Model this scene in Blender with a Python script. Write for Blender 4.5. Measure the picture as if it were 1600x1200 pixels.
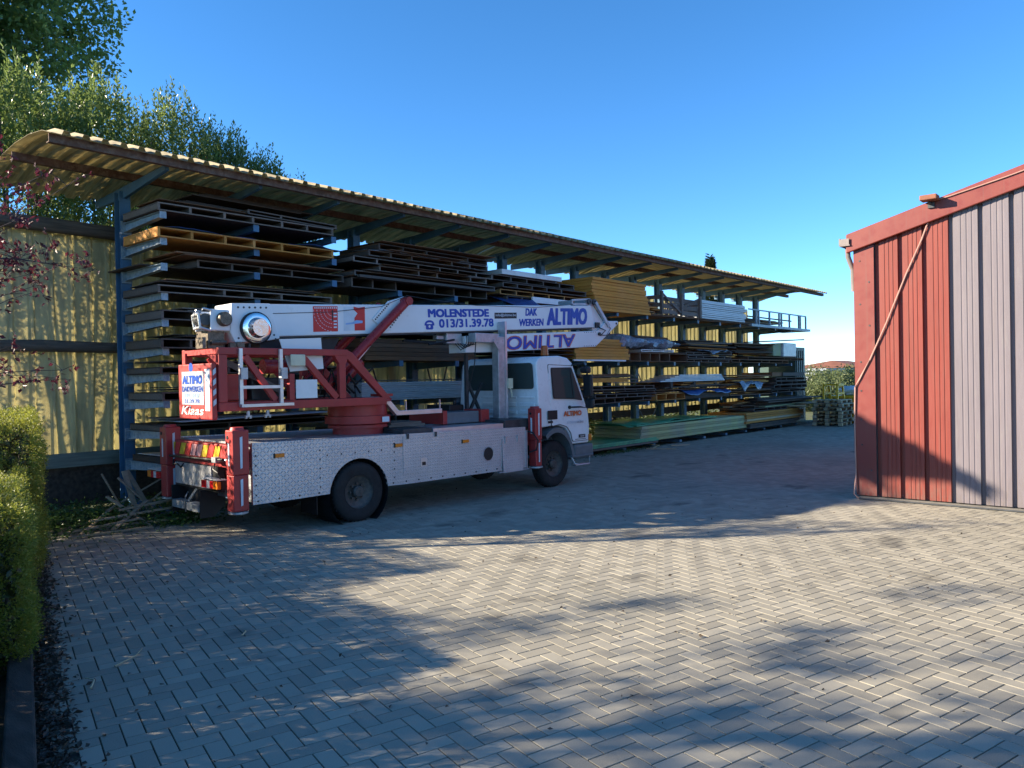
import bpy, math, random
import numpy as np
from mathutils import Vector, Matrix
R = math.radians
random.seed(7); rng = np.random.default_rng(7)
scene = bpy.context.scene
for o in list(bpy.data.objects): bpy.data.objects.remove(o)
col = scene.collection

# ------------------------------------------------------------------ camera, sky, sun, exposure
TH, PT, RO, HC, F = R(41), R(-0.38), R(1.0), 1.75, 1200.0
fw = Vector((math.cos(PT)*math.cos(TH), math.cos(PT)*math.sin(TH), math.sin(PT)))
r0 = Vector((math.sin(TH), -math.cos(TH), 0)); u0 = r0.cross(fw)
rt = r0*math.cos(RO)-u0*math.sin(RO); up = u0*math.cos(RO)+r0*math.sin(RO)
cam = bpy.data.objects.new('camera', bpy.data.cameras.new('camera')); col.objects.link(cam)
cam.data.sensor_width = 36; cam.data.lens = 36*F/1600; cam.data.clip_start = .05; cam.data.clip_end = 3000
M = Matrix.Identity(4)
for i in range(3): M[i][0] = rt[i]; M[i][1] = up[i]; M[i][2] = -fw[i]
M[2][3] = HC
cam.matrix_world = M; scene.camera = cam

SUN_AZ, SUN_EL = R(135), R(21.5)
sdir = Vector((math.cos(SUN_EL)*math.cos(SUN_AZ), math.cos(SUN_EL)*math.sin(SUN_AZ), math.sin(SUN_EL)))
w = bpy.data.worlds.new('World'); scene.world = w; w.use_nodes = True
nt = w.node_tree; bg = nt.nodes['Background']
sky = nt.nodes.new('ShaderNodeTexSky'); sky.sky_type = 'NISHITA'; sky.sun_disc = False
sky.sun_elevation = SUN_EL; sky.sun_rotation = R(90)-SUN_AZ
sky.altitude = 1200; sky.air_density = 0.72; sky.dust_density = 0.0; sky.ozone_density = 3.4
hs_ = nt.nodes.new('ShaderNodeHueSaturation'); hs_.inputs['Hue'].default_value = .497; hs_.inputs['Saturation'].default_value = 1.18
nt.links.new(sky.outputs[0], hs_.inputs['Color']); nt.links.new(hs_.outputs[0], bg.inputs[0]); bg.inputs[1].default_value = 0.112
sl = bpy.data.lights.new('sun', 'SUN'); sl.energy = 5.0; sl.angle = R(0.55); sl.color = (1, .86, .66)
so = bpy.data.objects.new('sun', sl); col.objects.link(so); so.rotation_euler = sdir.to_track_quat('Z', 'Y').to_euler()
so.location = (-10, 10, 20)
vs = scene.view_settings; vs.view_transform = 'Standard'; vs.look = 'None'; vs.exposure = 1.6; vs.gamma = 1
vs.use_curve_mapping = False
scene.render.resolution_x = 1024; scene.render.resolution_y = 768

# ------------------------------------------------------------------ materials
MATS = {}
def N(nt, t, **k):
    n = nt.nodes.new(t)
    for a, b in k.items(): setattr(n, a, b)
    return n
def newmat(name):
    m = bpy.data.materials.new(name); m.use_nodes = True; MATS[name] = m
    return m, m.node_tree, m.node_tree.nodes['Principled BSDF']
def math_n(nt, op, a, b=None, c=None):
    n = N(nt, 'ShaderNodeMath', operation=op)
    for i, v in enumerate((a, b, c)):
        if v is None: continue
        if isinstance(v, (int, float)): n.inputs[i].default_value = v
        else: nt.links.new(v, n.inputs[i])
    return n.outputs[0]
def noise(nt, vec, scale, detail=4, rough=.6):
    n = N(nt, 'ShaderNodeTexNoise'); n.inputs['Scale'].default_value = scale; n.inputs['Detail'].default_value = detail
    n.inputs['Roughness'].default_value = rough
    if vec is not None: nt.links.new(vec, n.inputs['Vector'])
    return n.outputs['Fac']
def mixc(nt, fac, a, b):
    n = N(nt, 'ShaderNodeMix', data_type='RGBA')
    for s, v in ((n.inputs[0], fac), (n.inputs[6], a), (n.inputs[7], b)):
        if isinstance(v, (int, float)): s.default_value = v
        elif isinstance(v, (tuple, list)): s.default_value = (*v[:3], 1)
        else: nt.links.new(v, s)
    return n.outputs[2]
def maprange(nt, v, a, b, c=0., d=1.):
    n = N(nt, 'ShaderNodeMapRange'); nt.links.new(v, n.inputs[0])
    for i, x in enumerate((a, b, c, d)): n.inputs[i+1].default_value = x
    return n.outputs[0]
def pos(nt, sc=(1, 1, 1), obj=False):
    if obj: p = N(nt, 'ShaderNodeTexCoord').outputs['Object']
    else: p = N(nt, 'ShaderNodeNewGeometry').outputs['Position']
    mp = N(nt, 'ShaderNodeMapping'); mp.inputs['Scale'].default_value = sc; nt.links.new(p, mp.inputs['Vector'])
    return mp.outputs[0]
def bump(nt, b, h, strength=.3, dist=.01):
    n = N(nt, 'ShaderNodeBump'); n.inputs['Strength'].default_value = strength; n.inputs['Distance'].default_value = dist
    nt.links.new(h, n.inputs['Height']); nt.links.new(n.outputs[0], b.inputs['Normal'])
def dim(c, f): return tuple(min(1, x*f) for x in c)
def mat(name, c, rough=.6, metal=0., var=.2, sc=6, bmp=0., bsc=60, c2=None, lo=.45, hi=.7, stretch=(1, 1, 1), spec=.4, obj=False, tone=0.):
    """paint / metal / plastic: base colour broken up by noise, a second colour c2 for dirt, rust or wear"""
    m, nt, b = newmat(name)
    p = pos(nt, stretch, obj)
    f = noise(nt, p, sc)
    cc = mixc(nt, maprange(nt, f, .3, .7), dim(c, 1-var), dim(c, 1+var))
    if c2:
        f2 = noise(nt, p, sc*2.3, 7, .7)
        cc = mixc(nt, maprange(nt, f2, lo, hi), cc, c2)
    if tone:
        oi = N(nt, 'ShaderNodeObjectInfo').outputs['Random']
        hs = N(nt, 'ShaderNodeHueSaturation'); nt.links.new(cc, hs.inputs['Color'])
        nt.links.new(maprange(nt, oi, 0, 1, 1-tone, 1+tone), hs.inputs['Value']); cc = hs.outputs[0]
    nt.links.new(cc, b.inputs['Base Color'])
    nt.links.new(maprange(nt, noise(nt, p, sc*4), .3, .7, max(.02, rough-.1), min(1, rough+.12)), b.inputs['Roughness'])
    b.inputs['Metallic'].default_value = metal; b.inputs['Specular IOR Level'].default_value = spec
    if bmp: bump(nt, b, noise(nt, pos(nt, stretch, obj), bsc, 5), bmp, .01)
    return m
def wood(name, c, var=.35, grain=(1.2, 22, 22), tone=.25, weather=.65):
    m, nt, b = newmat(name)
    g = noise(nt, pos(nt, grain), 3, 6, .65); big = noise(nt, pos(nt), 1.3, 3)
    cc = mixc(nt, maprange(nt, g, .3, .72), dim(c, 1-var), dim(c, 1+var*.8))
    grey = sum(c)/3*.8
    cc = mixc(nt, maprange(nt, big, .42, .75, 0, weather), cc, (grey*1.02, grey, grey*.96))
    hs = N(nt, 'ShaderNodeHueSaturation'); nt.links.new(cc, hs.inputs['Color'])
    oi = N(nt, 'ShaderNodeObjectInfo').outputs['Random']; nt.links.new(maprange(nt, oi, 0, 1, 1-tone, 1+tone), hs.inputs['Value'])
    nt.links.new(hs.outputs[0], b.inputs['Base Color']); b.inputs['Roughness'].default_value = .8; b.inputs['Specular IOR Level'].default_value = .2
    bump(nt, b, g, .35, .006)
    return m
def leaf(name, c, c2, trans=.35, rough=.45, spec=.4):
    m, nt, b = newmat(name)
    ri = N(nt, 'ShaderNodeNewGeometry').outputs['Random Per Island']
    big = noise(nt, pos(nt), .9, 3)
    cc = mixc(nt, ri, c, c2); cc = mixc(nt, maprange(nt, big, .35, .7, 0, .45), cc, dim(c, .7))
    nt.links.new(cc, b.inputs['Base Color']); b.inputs['Roughness'].default_value = rough; b.inputs['Specular IOR Level'].default_value = spec
    tr = N(nt, 'ShaderNodeBsdfTranslucent'); nt.links.new(mixc(nt, .5, cc, dim(c2, 1.5)), tr.inputs['Color'])
    mx = N(nt, 'ShaderNodeMixShader'); mx.inputs[0].default_value = trans
    out = nt.nodes['Material Output']
    nt.links.new(b.outputs[0], mx.inputs[1]); nt.links.new(tr.outputs[0], mx.inputs[2]); nt.links.new(mx.outputs[0], out.inputs[0])
    return m
def sheet_plastic(name, c, c2, trans, stretch=(3, 3, .5)):
    """weathered translucent corrugated sheet: sun glows through it, roof c2 also paints rib shade"""
    m, nt, b = newmat(name)
    f = noise(nt, pos(nt, stretch), 2.5, 6, .7)
    cc = mixc(nt, maprange(nt, f, .38, .72), c, c2)
    nt.links.new(cc, b.inputs['Base Color']); b.inputs['Roughness'].default_value = .55
    tr = N(nt, 'ShaderNodeBsdfTranslucent'); nt.links.new(mixc(nt, .15, cc, (.85, .78, .45)), tr.inputs['Color'])
    mx = N(nt, 'ShaderNodeMixShader'); mx.inputs[0].default_value = trans
    nt.links.new(b.outputs[0], mx.inputs[1]); nt.links.new(tr.outputs[0], mx.inputs[2]); nt.links.new(mx.outputs[0], nt.nodes['Material Output'].inputs[0])
    return m

def paver_mat(name, src):
    m, nt, b = newmat(name)
    if src == 'attr': v = N(nt, 'ShaderNodeAttribute', attribute_name='tone').outputs['Fac']
    else: v = N(nt, 'ShaderNodeObjectInfo').outputs['Random']
    base = mixc(nt, v, (.235, .216, .168), (.345, .317, .247))
    p = pos(nt)
    big = noise(nt, p, .45, 4); med = noise(nt, p, 6, 5, .7); fine = noise(nt, p, 170, 2)
    cc = mixc(nt, maprange(nt, big, .5, .72, 0, .55), base, (.155, .15, .12))
    cc = mixc(nt, maprange(nt, med, .55, .75, 0, .55), cc, (.17, .165, .14))
    cc = mixc(nt, maprange(nt, fine, .35, .7, 0, .35), cc, (.42, .39, .34))
    oil = noise(nt, pos(nt, (.9, 1.3, 1)), 1.1, 3)
    cc = mixc(nt, maprange(nt, oil, .60, .72, 0, .65), cc, (.075, .072, .065))
    nt.links.new(cc, b.inputs['Base Color']); b.inputs['Roughness'].default_value = .85; b.inputs['Specular IOR Level'].default_value = .25
    h = math_n(nt, 'ADD', math_n(nt, 'MULTIPLY', fine, .5), math_n(nt, 'MULTIPLY', med, .08)); bump(nt, b, h, .25, .003)
    return m
paver_mat('paver_single', 'obj'); paver_mat('paver_rest', 'attr')
mat('joint', (.028, .026, .022), .95, var=.4, sc=5, c2=(.09, .10, .05), bmp=.6, bsc=90)
mat('soil', (.05, .042, .032), .95, var=.5, sc=4, bmp=.9, bsc=30, c2=(.03, .045, .015))
mat('grass', (.085, .105, .035), .95, var=.4, sc=1.5, bmp=.8, bsc=14, c2=(.13, .11, .05))
mat('sleeper', (.055, .045, .037), .9, var=.5, sc=3, bmp=.6, bsc=25, stretch=(6, 1.5, 6))
mat('blue_steel', (.050, .135, .235), .5, var=.2, sc=4, c2=(.10, .13, .14), lo=.6, hi=.72, tone=.1)
mat('pale_steel', (.27, .35, .40), .45, var=.2, sc=9, c2=(.10, .17, .24), lo=.45, hi=.7)
mat('rusty', (.105, .060, .045), .85, var=.4, sc=7, c2=(.19, .14, .11), bmp=.4, bsc=50)
mat('log', (.10, .085, .07), .9, var=.4, sc=4, stretch=(.6, 8, 8), bmp=.6, bsc=20)
mat('plank_teal', (.17, .20, .17), .8, var=.3, sc=3, stretch=(.8, 8, 8))
sheet_plastic('fence_sheet', (.70, .65, .43), (.40, .37, .25), .56)
sheet_plastic('roof_sheet', (.60, .52, .32), (.20, .16, .095), .52, (9, .45, 3))  # roof: dirty streaks in c2 also paint the shaded ribs dark
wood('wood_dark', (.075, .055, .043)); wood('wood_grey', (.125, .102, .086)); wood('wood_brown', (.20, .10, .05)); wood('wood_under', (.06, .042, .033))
wood('wood_edge', (.185, .148, .122)); wood('wood_yellow', (.66, .285, .05), .22, tone=.12, weather=.12); wood('wood_pale', (.55, .42, .24), .25)
wood('wood_orange', (.50, .23, .055), .25, weather=.25); wood('wood_lime', (.40, .42, .20), .2)
wood('offcut', (.33, .245, .15), .3, (8, 8, 8))
mat('green_board', (.05, .27, .13), .5, var=.35, sc=3, c2=(.13, .38, .15), lo=.5, hi=.75)
mat('tarp_blue', (.03, .075, .22), .35, var=.3, sc=5, bmp=.8, bsc=7)
mat('film_grey', (.24, .28, .33), .25, var=.4, sc=6, bmp=1, bsc=9, c2=(.5, .53, .56), lo=.55, hi=.7)
mat('film_white', (.62, .62, .60), .35, var=.15, sc=5, bmp=1, bsc=8)
mat('galv', (.42, .45, .48), .42, metal=.55, var=.2, sc=7, c2=(.30, .32, .34))
mat('alu', (.60, .61, .62), .38, metal=.7, var=.12, sc=8)
mat('sheet_metal', (.40, .43, .47), .5, metal=.3, var=.2, sc=4, stretch=(1, 6, 14))
mat('truck_white', (.74, .76, .77), .32, var=.05, sc=3, c2=(.55, .55, .52), lo=.62, hi=.85, obj=True)
mat('boom_white', (.76, .77, .78), .38, var=.05, sc=2, c2=(.56, .56, .54), lo=.6, hi=.85, obj=True)
mat('truck_red', (.38, .038, .036), .42, var=.15, sc=5, c2=(.25, .06, .05), lo=.58, hi=.75, obj=True)
mat('cyl_red', (.30, .025, .028), .3, var=.15, sc=5, obj=True)
mat('tyre', (.018, .018, .019), .8, var=.3, sc=9, bmp=.3)
mat('rim', (.075, .073, .07), .6, metal=.3, var=.3, sc=12, c2=(.13, .11, .09))
mat('black', (.015, .015, .017), .5, var=.3, sc=8); mat('dark_metal', (.06, .065, .07), .5, metal=.4, var=.3, sc=9)
mat('grey_plastic', (.13, .145, .155), .55, var=.15, sc=8)
mat('chrome', (.75, .75, .74), .18, metal=1, var=.08, sc=8)
mat('oily', (.16, .13, .10), .45, metal=.5, var=.4, sc=20, c2=(.05, .045, .04))
mat('cream_box', (.62, .58, .42), .5, var=.1, sc=8); mat('lamp_orange', (.70, .20, .02), .2, var=.1, sc=20)
mat('lamp_red', (.55, .012, .015), .2, var=.1, sc=20); mat('lamp_clear', (.62, .60, .58), .15, var=.1)
mat('beacon', (.45, .10, .015), .25, var=.2, sc=25)
mat('yellow_paint', (.85, .46, .02), .45, var=.12, sc=5, c2=(.45, .22, .04), lo=.6, hi=.75)
mat('sign_white', (.36, .39, .43), .5, var=.2, sc=9, c2=(.24, .26, .28)); mat('white_paint', (.78, .78, .77), .5, var=.05, sc=8); mat('print_blue', (.003, .065, .40), .4, var=.08, sc=12)
mat('print_red', (.62, .035, .03), .45, var=.1, sc=9); mat('print_orange', (.62, .13, .04), .4, var=.1, sc=9)
mat('print_black', (.02, .02, .022), .45, var=.1, sc=9); mat('print_pale', (.60, .66, .72), .45, var=.08, sc=9)
mat('print_yellow', (.68, .45, .03), .4, var=.15, sc=15); mat('print_pink', (.62, .30, .30), .45, var=.15, sc=15)
mat('print_sky', (.25, .42, .70), .45, var=.1, sc=9)
mat('clad_red', (.19, .036, .025), .5, var=.08, sc=2, c2=(.18, .05, .04), lo=.55, hi=.8, stretch=(2, 4, .5))
mat('clad_grey', (.155, .134, .150), .5, var=.06, sc=2, c2=(.185, .17, .172), lo=.55, hi=.8, stretch=(2, 4, .5))
mat('trim_red', (.175, .034, .027), .45, var=.08, sc=2); mat('clad_dark', (.15, .155, .17), .6, var=.1)
mat('cable', (.36, .21, .175), .5, var=.1); mat('brick_lamp', (.22, .085, .05), .7, var=.25, sc=15)
mat('pvc_white', (.20, .17, .16), .4, var=.1); mat('concrete', (.14, .13, .115), .9, var=.2, sc=5, bmp=.3)
mat('container_green', (.030, .075, .075), .5, var=.15, sc=3)
mat('roof_tile', (.21, .085, .05), .8, var=.25, sc=1.2); mat('far_wall', (.30, .27, .24), .9, var=.1, sc=1)
mat('far_grey', (.33, .37, .41), .7, var=.1, sc=.5)
mat('bark', (.085, .07, .055), .9, var=.4, sc=10, bmp=.7, bsc=25); mat('bark_purple', (.07, .05, .05), .7, var=.3, sc=12)
leaf('leaf_laurel', (.07, .125, .028), (.19, .245, .068), .46, .3, .5); leaf('leaf_oak', (.075, .14, .035), (.17, .25, .07), .48)
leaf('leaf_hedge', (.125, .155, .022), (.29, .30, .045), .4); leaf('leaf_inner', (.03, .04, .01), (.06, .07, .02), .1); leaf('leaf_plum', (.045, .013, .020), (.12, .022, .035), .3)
leaf('leaf_ivy', (.03, .075, .015), (.09, .16, .035), .3); leaf('leaf_bush', (.085, .12, .04), (.17, .19, .075), .3)
leaf('leaf_conifer', (.025, .045, .022), (.05, .075, .035), .15); leaf('leaf_dead', (.045, .033, .024), (.10, .07, .045), .1)
def glass(name, c=(.02, .025, .03)):
    m, nt, b = newmat(name); b.inputs['Base Color'].default_value = (*c, 1); b.inputs['Roughness'].default_value = .03
    b.inputs['Specular IOR Level'].default_value = .12; b.inputs['IOR'].default_value = 1.45
    bump(nt, b, noise(nt, pos(nt), 1.5, 1), .03, .02)
glass('glass', (.05, .065, .062))
def checker_plate(name):
    m, nt, b = newmat(name)
    p = N(nt, 'ShaderNodeTexCoord').outputs['Object']; s = N(nt, 'ShaderNodeSeparateXYZ'); nt.links.new(p, s.inputs[0])
    K = 24.
    yy = math_n(nt, 'ADD', s.outputs[2], s.outputs[1])
    u = math_n(nt, 'MULTIPLY', s.outputs[0], K); v = math_n(nt, 'MULTIPLY', yy, K)
    fu = math_n(nt, 'FLOOR', u); fv = math_n(nt, 'FLOOR', v)
    par = math_n(nt, 'SUBTRACT', math_n(nt, 'MULTIPLY', math_n(nt, 'MODULO', math_n(nt, 'ABSOLUTE', math_n(nt, 'ADD', fu, fv)), 2.), 2.), 1.)
    a = math_n(nt, 'SUBTRACT', math_n(nt, 'SUBTRACT', u, fu), .5); c = math_n(nt, 'MULTIPLY', math_n(nt, 'SUBTRACT', math_n(nt, 'SUBTRACT', v, fv), .5), par)
    d = math_n(nt, 'ADD', a, c); e = math_n(nt, 'SUBTRACT', a, c)
    h = math_n(nt, 'SUBTRACT', 1., math_n(nt, 'ADD', math_n(nt, 'POWER', math_n(nt, 'DIVIDE', math_n(nt, 'ABSOLUTE', d), .26), 2.), math_n(nt, 'POWER', math_n(nt, 'DIVIDE', math_n(nt, 'ABSOLUTE', e), .85), 2.)))
    hh = math_n(nt, 'MAXIMUM', h, 0.)
    f = noise(nt, p, 3, 5); f2 = noise(nt, p, 9, 5, .7)
    cc = mixc(nt, maprange(nt, f, .35, .7), (.50, .505, .52), (.60, .605, .61))
    cc = mixc(nt, maprange(nt, f2, .55, .8, 0, .5), cc, (.33, .32, .31))
    nt.links.new(cc, b.inputs['Base Color']); b.inputs['Metallic'].default_value = .55
    nt.links.new(maprange(nt, f2, .3, .7, .36, .55), b.inputs['Roughness'])
    bump(nt, b, hh, .9, .006)
checker_plate('checker')
for nm_ in ('clad_red', 'clad_grey', 'trim_red'):
    nt_ = MATS[nm_].node_tree; b_ = nt_.nodes['Principled BSDF']; src_ = b_.inputs['Base Color'].links[0].from_socket
    z_ = N(nt_, 'ShaderNodeSeparateXYZ'); nt_.links.new(N(nt_, 'ShaderNodeNewGeometry').outputs['Position'], z_.inputs[0])
    k_ = math_n(nt_, 'MULTIPLY', maprange(nt_, z_.outputs[2], .0, .5, .8, 0.), maprange(nt_, noise(nt_, pos(nt_, (9, 9, 2)), 3, 6, .7), .38, .7))
    st_k = math_n(nt_, 'MULTIPLY', maprange(nt_, noise(nt_, pos(nt_, (14, 14, .35)), 2, 5, .6), .55, .75), .28)
    nt_.links.new(mixc(nt_, math_n(nt_, 'MAXIMUM', k_, st_k), src_, (.13, .105, .085)), b_.inputs['Base Color'])

# ------------------------------------------------------------------ mesh helpers
class MB:
    def __init__(s): s.v = []; s.f = []; s.sm = []
    def add(s, vs, fs, smooth=False):
        o = len(s.v); s.v += [tuple(v) for v in vs]; s.f += [tuple(i+o for i in f) for f in fs]; s.sm += [smooth]*len(fs); return s
    def box(s, a, b):
        x0, y0, z0 = a; x1, y1, z1 = b
        return s.add([(x0, y0, z0), (x1, y0, z0), (x1, y1, z0), (x0, y1, z0), (x0, y0, z1), (x1, y0, z1), (x1, y1, z1), (x0, y1, z1)],
              [(0, 3, 2, 1), (4, 5, 6, 7), (0, 1, 5, 4), (1, 2, 6, 5), (2, 3, 7, 6), (3, 0, 4, 7)])
    def beam(s, p, q, wy, hz, ref=(0, 0, 1)):
        p = Vector(p); q = Vector(q); d = (q-p).normalized(); r = Vector(ref)
        if abs(d.dot(r)) > .98: r = Vector((0, 1, 0))
        a = d.cross(r).normalized()*wy/2; b = a.cross(d).normalized()*hz/2
        vs = [c+k for c in (p, q) for k in (-a-b, a-b, a+b, -a+b)]
        return s.add(vs, [(0, 1, 2, 3), (7, 6, 5, 4), (0, 4, 5, 1), (1, 5, 6, 2), (2, 6, 7, 3), (3, 7, 4, 0)])
    def tube(s, pts, rad, n=8, cap=True):
        pts = [Vector(p) for p in pts]; m = len(pts); rs = rad if isinstance(rad, (list, tuple)) else [rad]*m
        vs = []
        for i, p in enumerate(pts):
            d = (pts[min(i+1, m-1)]-pts[max(i-1, 0)]).normalized()
            r = Vector((0, 0, 1)) if abs(d.z) < .9 else Vector((1, 0, 0))
            a = d.cross(r).normalized(); b = a.cross(d)
            vs += [p+(a*math.cos(2*math.pi*k/n)+b*math.sin(2*math.pi*k/n))*rs[i] for k in range(n)]
        fs = [(i*n+k, i*n+(k+1) % n, (i+1)*n+(k+1) % n, (i+1)*n+k) for i in range(m-1) for k in range(n)]
        s.add(vs, fs, True)
        if cap:
            o = len(s.v)-len(vs); s.f += [tuple(o+k for k in range(n))[::-1], tuple(o+(m-1)*n+k for k in range(n))]; s.sm += [False, False]
        return s
    def lathe(s, prof, c, axis='y', n=28):
        c = Vector(c); vs = []; m = len(prof)
        for (r, h) in prof:
            for k in range(n):
                t = 2*math.pi*k/n; a, b = r*math.cos(t), r*math.sin(t)
                vs.append(c+Vector({'y': (a, h, b), 'z': (a, b, h), 'x': (h, a, b)}[axis]))
        return s.add(vs, [(i*n+k, i*n+(k+1) % n, (i+1)*n+(k+1) % n, (i+1)*n+k) for i in range(m-1) for k in range(n)], True)
    def prism(s, poly, y0, y1, axis='y'):
        """polygon of (a,b) extruded along an axis: y -> (a,y,b); x -> (x,a,b); z -> (a,b,z)"""
        n = len(poly); P = {'y': lambda a, b, h: (a, h, b), 'x': lambda a, b, h: (h, a, b), 'z': lambda a, b, h: (a, b, h)}[axis]
        vs = [P(a, b, y0) for a, b in poly]+[P(a, b, y1) for a, b in poly]
        return s.add(vs, [tuple(range(n)), tuple(range(2*n-1, n-1, -1))]+[(i, i+n, (i+1) % n+n, (i+1) % n) for i in range(n)])
    def build(s, name, m, parent=None, bev=0, seg=2, xf=None):
        me = bpy.data.meshes.new(name); me.from_pydata(s.v, [], s.f); me.polygons.foreach_set('use_smooth', s.sm)
        import bmesh
        bm = bmesh.new(); bm.from_mesh(me); bmesh.ops.recalc_face_normals(bm, faces=bm.faces); bm.to_mesh(me); bm.free()
        if any(s.sm): me.set_sharp_from_angle(angle=R(40))
        me.materials.append(MATS[m]); o = bpy.data.objects.new(name, me); col.objects.link(o)
        if parent: o.parent = parent
        if xf: o.matrix_local = xf
        if bev:
            b = o.modifiers.new('bevel', 'BEVEL'); b.width = bev; b.segments = seg; b.limit_method = 'ANGLE'; b.angle_limit = R(35)
        return o
def tag(o, label=None, cat=None, group=None, kind=None):
    if label: o['label'] = label
    if cat: o['category'] = cat
    if group: o['group'] = group
    if kind: o['kind'] = kind
    return o
def empty(name, loc, label, cat, group=None, rz=0):
    o = bpy.data.objects.new(name, None); col.objects.link(o); o.location = loc; o.rotation_euler = (0, 0, rz); o.empty_display_size = .2
    return tag(o, label, cat, group)
def npmesh(name, V, loops, counts, m, parent=None, attr=None, smooth=False):
    me = bpy.data.meshes.new(name); nf = len(counts)
    me.vertices.add(len(V)); me.vertices.foreach_set('co', V.astype(np.float32).ravel())
    me.loops.add(len(loops)); me.loops.foreach_set('vertex_index', loops.astype(np.int32))
    st = np.concatenate([[0], np.cumsum(counts)[:-1]]).astype(np.int32)
    me.polygons.add(nf); me.polygons.foreach_set('loop_start', st)
    me.polygons.foreach_set('use_smooth', np.full(nf, smooth))
    me.update(calc_edges=True)
    if attr is not None:
        a = me.attributes.new('tone', 'FLOAT', 'FACE'); a.data.foreach_set('value', attr.astype(np.float32))
    me.materials.append(MATS[m]); o = bpy.data.objects.new(name, me); col.objects.link(o)
    if parent: o.parent = parent
    return o
def unit(a): return a/np.maximum(np.linalg.norm(a, axis=1, keepdims=True), 1e-9)
def leaves(name, P, D, L, W, m, parent=None, fold=.25, nrm=None):
    """one folded four-cornered leaf per point P, pointing along D"""
    n = len(P); D = unit(D); U = rng.normal(size=(n, 3)) if nrm is None else nrm+rng.normal(size=(n, 3))*.5
    S = unit(np.cross(D, U)); Nn = np.cross(S, D); L = np.asarray(L).reshape(-1, 1)*np.ones((n, 1)); W = np.asarray(W).reshape(-1, 1)*np.ones((n, 1))
    mid = P+D*L*.45
    V = np.stack([P, mid+S*W*.5+Nn*W*fold, P+D*L, mid-S*W*.5+Nn*W*fold], 1).reshape(-1, 3)
    b = np.arange(n)[:, None]*4
    loops = (b+np.array([[0, 1, 2, 0, 2, 3]])).ravel()
    return npmesh(name, V, loops, np.full(2*n, 3), m, parent)
def text(s, name, m, parent, org, xd, yd, width, height, bold=.0, shear=0., out=.003):
    """flat lettering; heavy strokes come from a few copies shifted by a fraction of the letter height"""
    cu = bpy.data.curves.new('t', 'FONT'); cu.body = s; cu.shear = shear; cu.resolution_u = 3; cu.fill_mode = 'FRONT'
    o = bpy.data.objects.new('t', cu); col.objects.link(o)
    dg = bpy.context.evaluated_depsgraph_get(); me0 = bpy.data.meshes.new_from_object(o.evaluated_get(dg))
    bpy.data.objects.remove(o); bpy.data.curves.remove(cu)
    co = np.empty(len(me0.vertices)*3); me0.vertices.foreach_get('co', co); co = co.reshape(-1, 3)
    fs = [tuple(p.vertices) for p in me0.polygons]; bpy.data.meshes.remove(me0)
    mn, mx = co.min(0), co.max(0); xd = np.array(xd, float); yd = np.array(yd, float); nd = np.cross(xd, yd)
    h = bold*height; sh = [(0, 0)] if not bold else [(-h, 0), (0, 0), (h, 0), (-h, .6*h), (h, .6*h), (-h, -.6*h), (h, -.6*h), (0, .6*h), (0, -.6*h)]
    mb = MB()
    for k, (dx, dy) in enumerate(sh):
        q = np.array(org)+np.outer(h+dx+(co[:, 0]-mn[0])/(mx[0]-mn[0])*(width-2*h), xd)+np.outer(.6*h+dy+(co[:, 1]-mn[1])/(mx[1]-mn[1])*(height-1.2*h), yd)+nd*(out+k*.00012)
        mb.add(q, fs)
    me = bpy.data.meshes.new(name); me.from_pydata(mb.v, [], mb.f); me.materials.append(MATS[m])
    t = bpy.data.objects.new(name, me); col.objects.link(t); t.parent = parent
    return t
def project(P):
    d = P-np.array([0, 0, HC]); D = d@np.array(fw); D2 = np.where(D > .1, D, .1)
    return 800+F*(d@np.array(rt))/D2, 600-F*(d@np.array(up))/D2, D

# ------------------------------------------------------------------ ground, paving
def sheet(name, pts, z, m):
    o = MB().add([(x, y, z) for x, y in pts], [tuple(range(len(pts)))]).build(name, m); return tag(o, kind='structure')
sheet('ground', [(-900, -900), (900, -900), (900, 900), (-900, 900)], -.035, 'grass')
ed = np.array([math.cos(R(73.5)), math.sin(R(73.5))]); e0 = np.array([1.30, 3.87]); en = np.array([-ed[1], ed[0]])   # left kerb line; en points to the bed
eA = e0-ed*9; eB = e0+ed*6.4
pav = sheet('pavement', [tuple(eA), (4, -14), (60, -14), (60, 9.3), (24, 10.6), (4.2, 10.6), tuple(eB)], -.007, 'joint')
sheet('planting_bed', [tuple(eA), tuple(eB), (4.2, 10.6), (4, 13.5), (-9, 13.5), (-9, -6)], -.0042, 'soil')
ang = R(-15); ca, sa = math.cos(ang), math.sin(ang); Wp = .101
I, J = np.meshgrid(np.arange(-120, 420), np.arange(-260, 220), indexing='ij'); I = I.ravel(); J = J.ravel(); S = (I-J) % 4
def place(i, j, dx, dy): x = (i+dx)*Wp; y = (j+dy)*Wp; return np.stack([x*ca-y*sa, x*sa+y*ca], 1)
h = S == 0; v = S == 3
C2 = np.concatenate([place(I[h], J[h], 1, .5), place(I[v], J[v], .5, 1)]); hor = np.concatenate([np.ones(h.sum(), bool), np.zeros(v.sum(), bool)])
px, py, D = project(np.c_[C2, np.zeros(len(C2))])
side = (C2-e0)@en
ok = (D > 1.2) & (D < 34) & (px > -420-900/np.maximum(D, .1)) & (px < 2050+900/np.maximum(D, .1)) & (side < .03) & (C2[:, 1] < 10.3-.02*C2[:, 0]) & (py < 1700)
ok &= ~((C2[:, 0] > 11.35) & (C2[:, 1] < 3.3))
C2 = C2[ok]; hor = hor[ok]; px = px[ok]; py = py[ok]; D = D[ok]
A2 = np.where(hor, ang, ang+math.pi/2)
n = len(C2)
g = .0036; c = .0014
lx = np.full(n, Wp-g); ly = np.full(n, Wp/2-g)
zt = rng.normal(0, .0004, n); tl = rng.normal(0, .0016, (n, 2))
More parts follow.
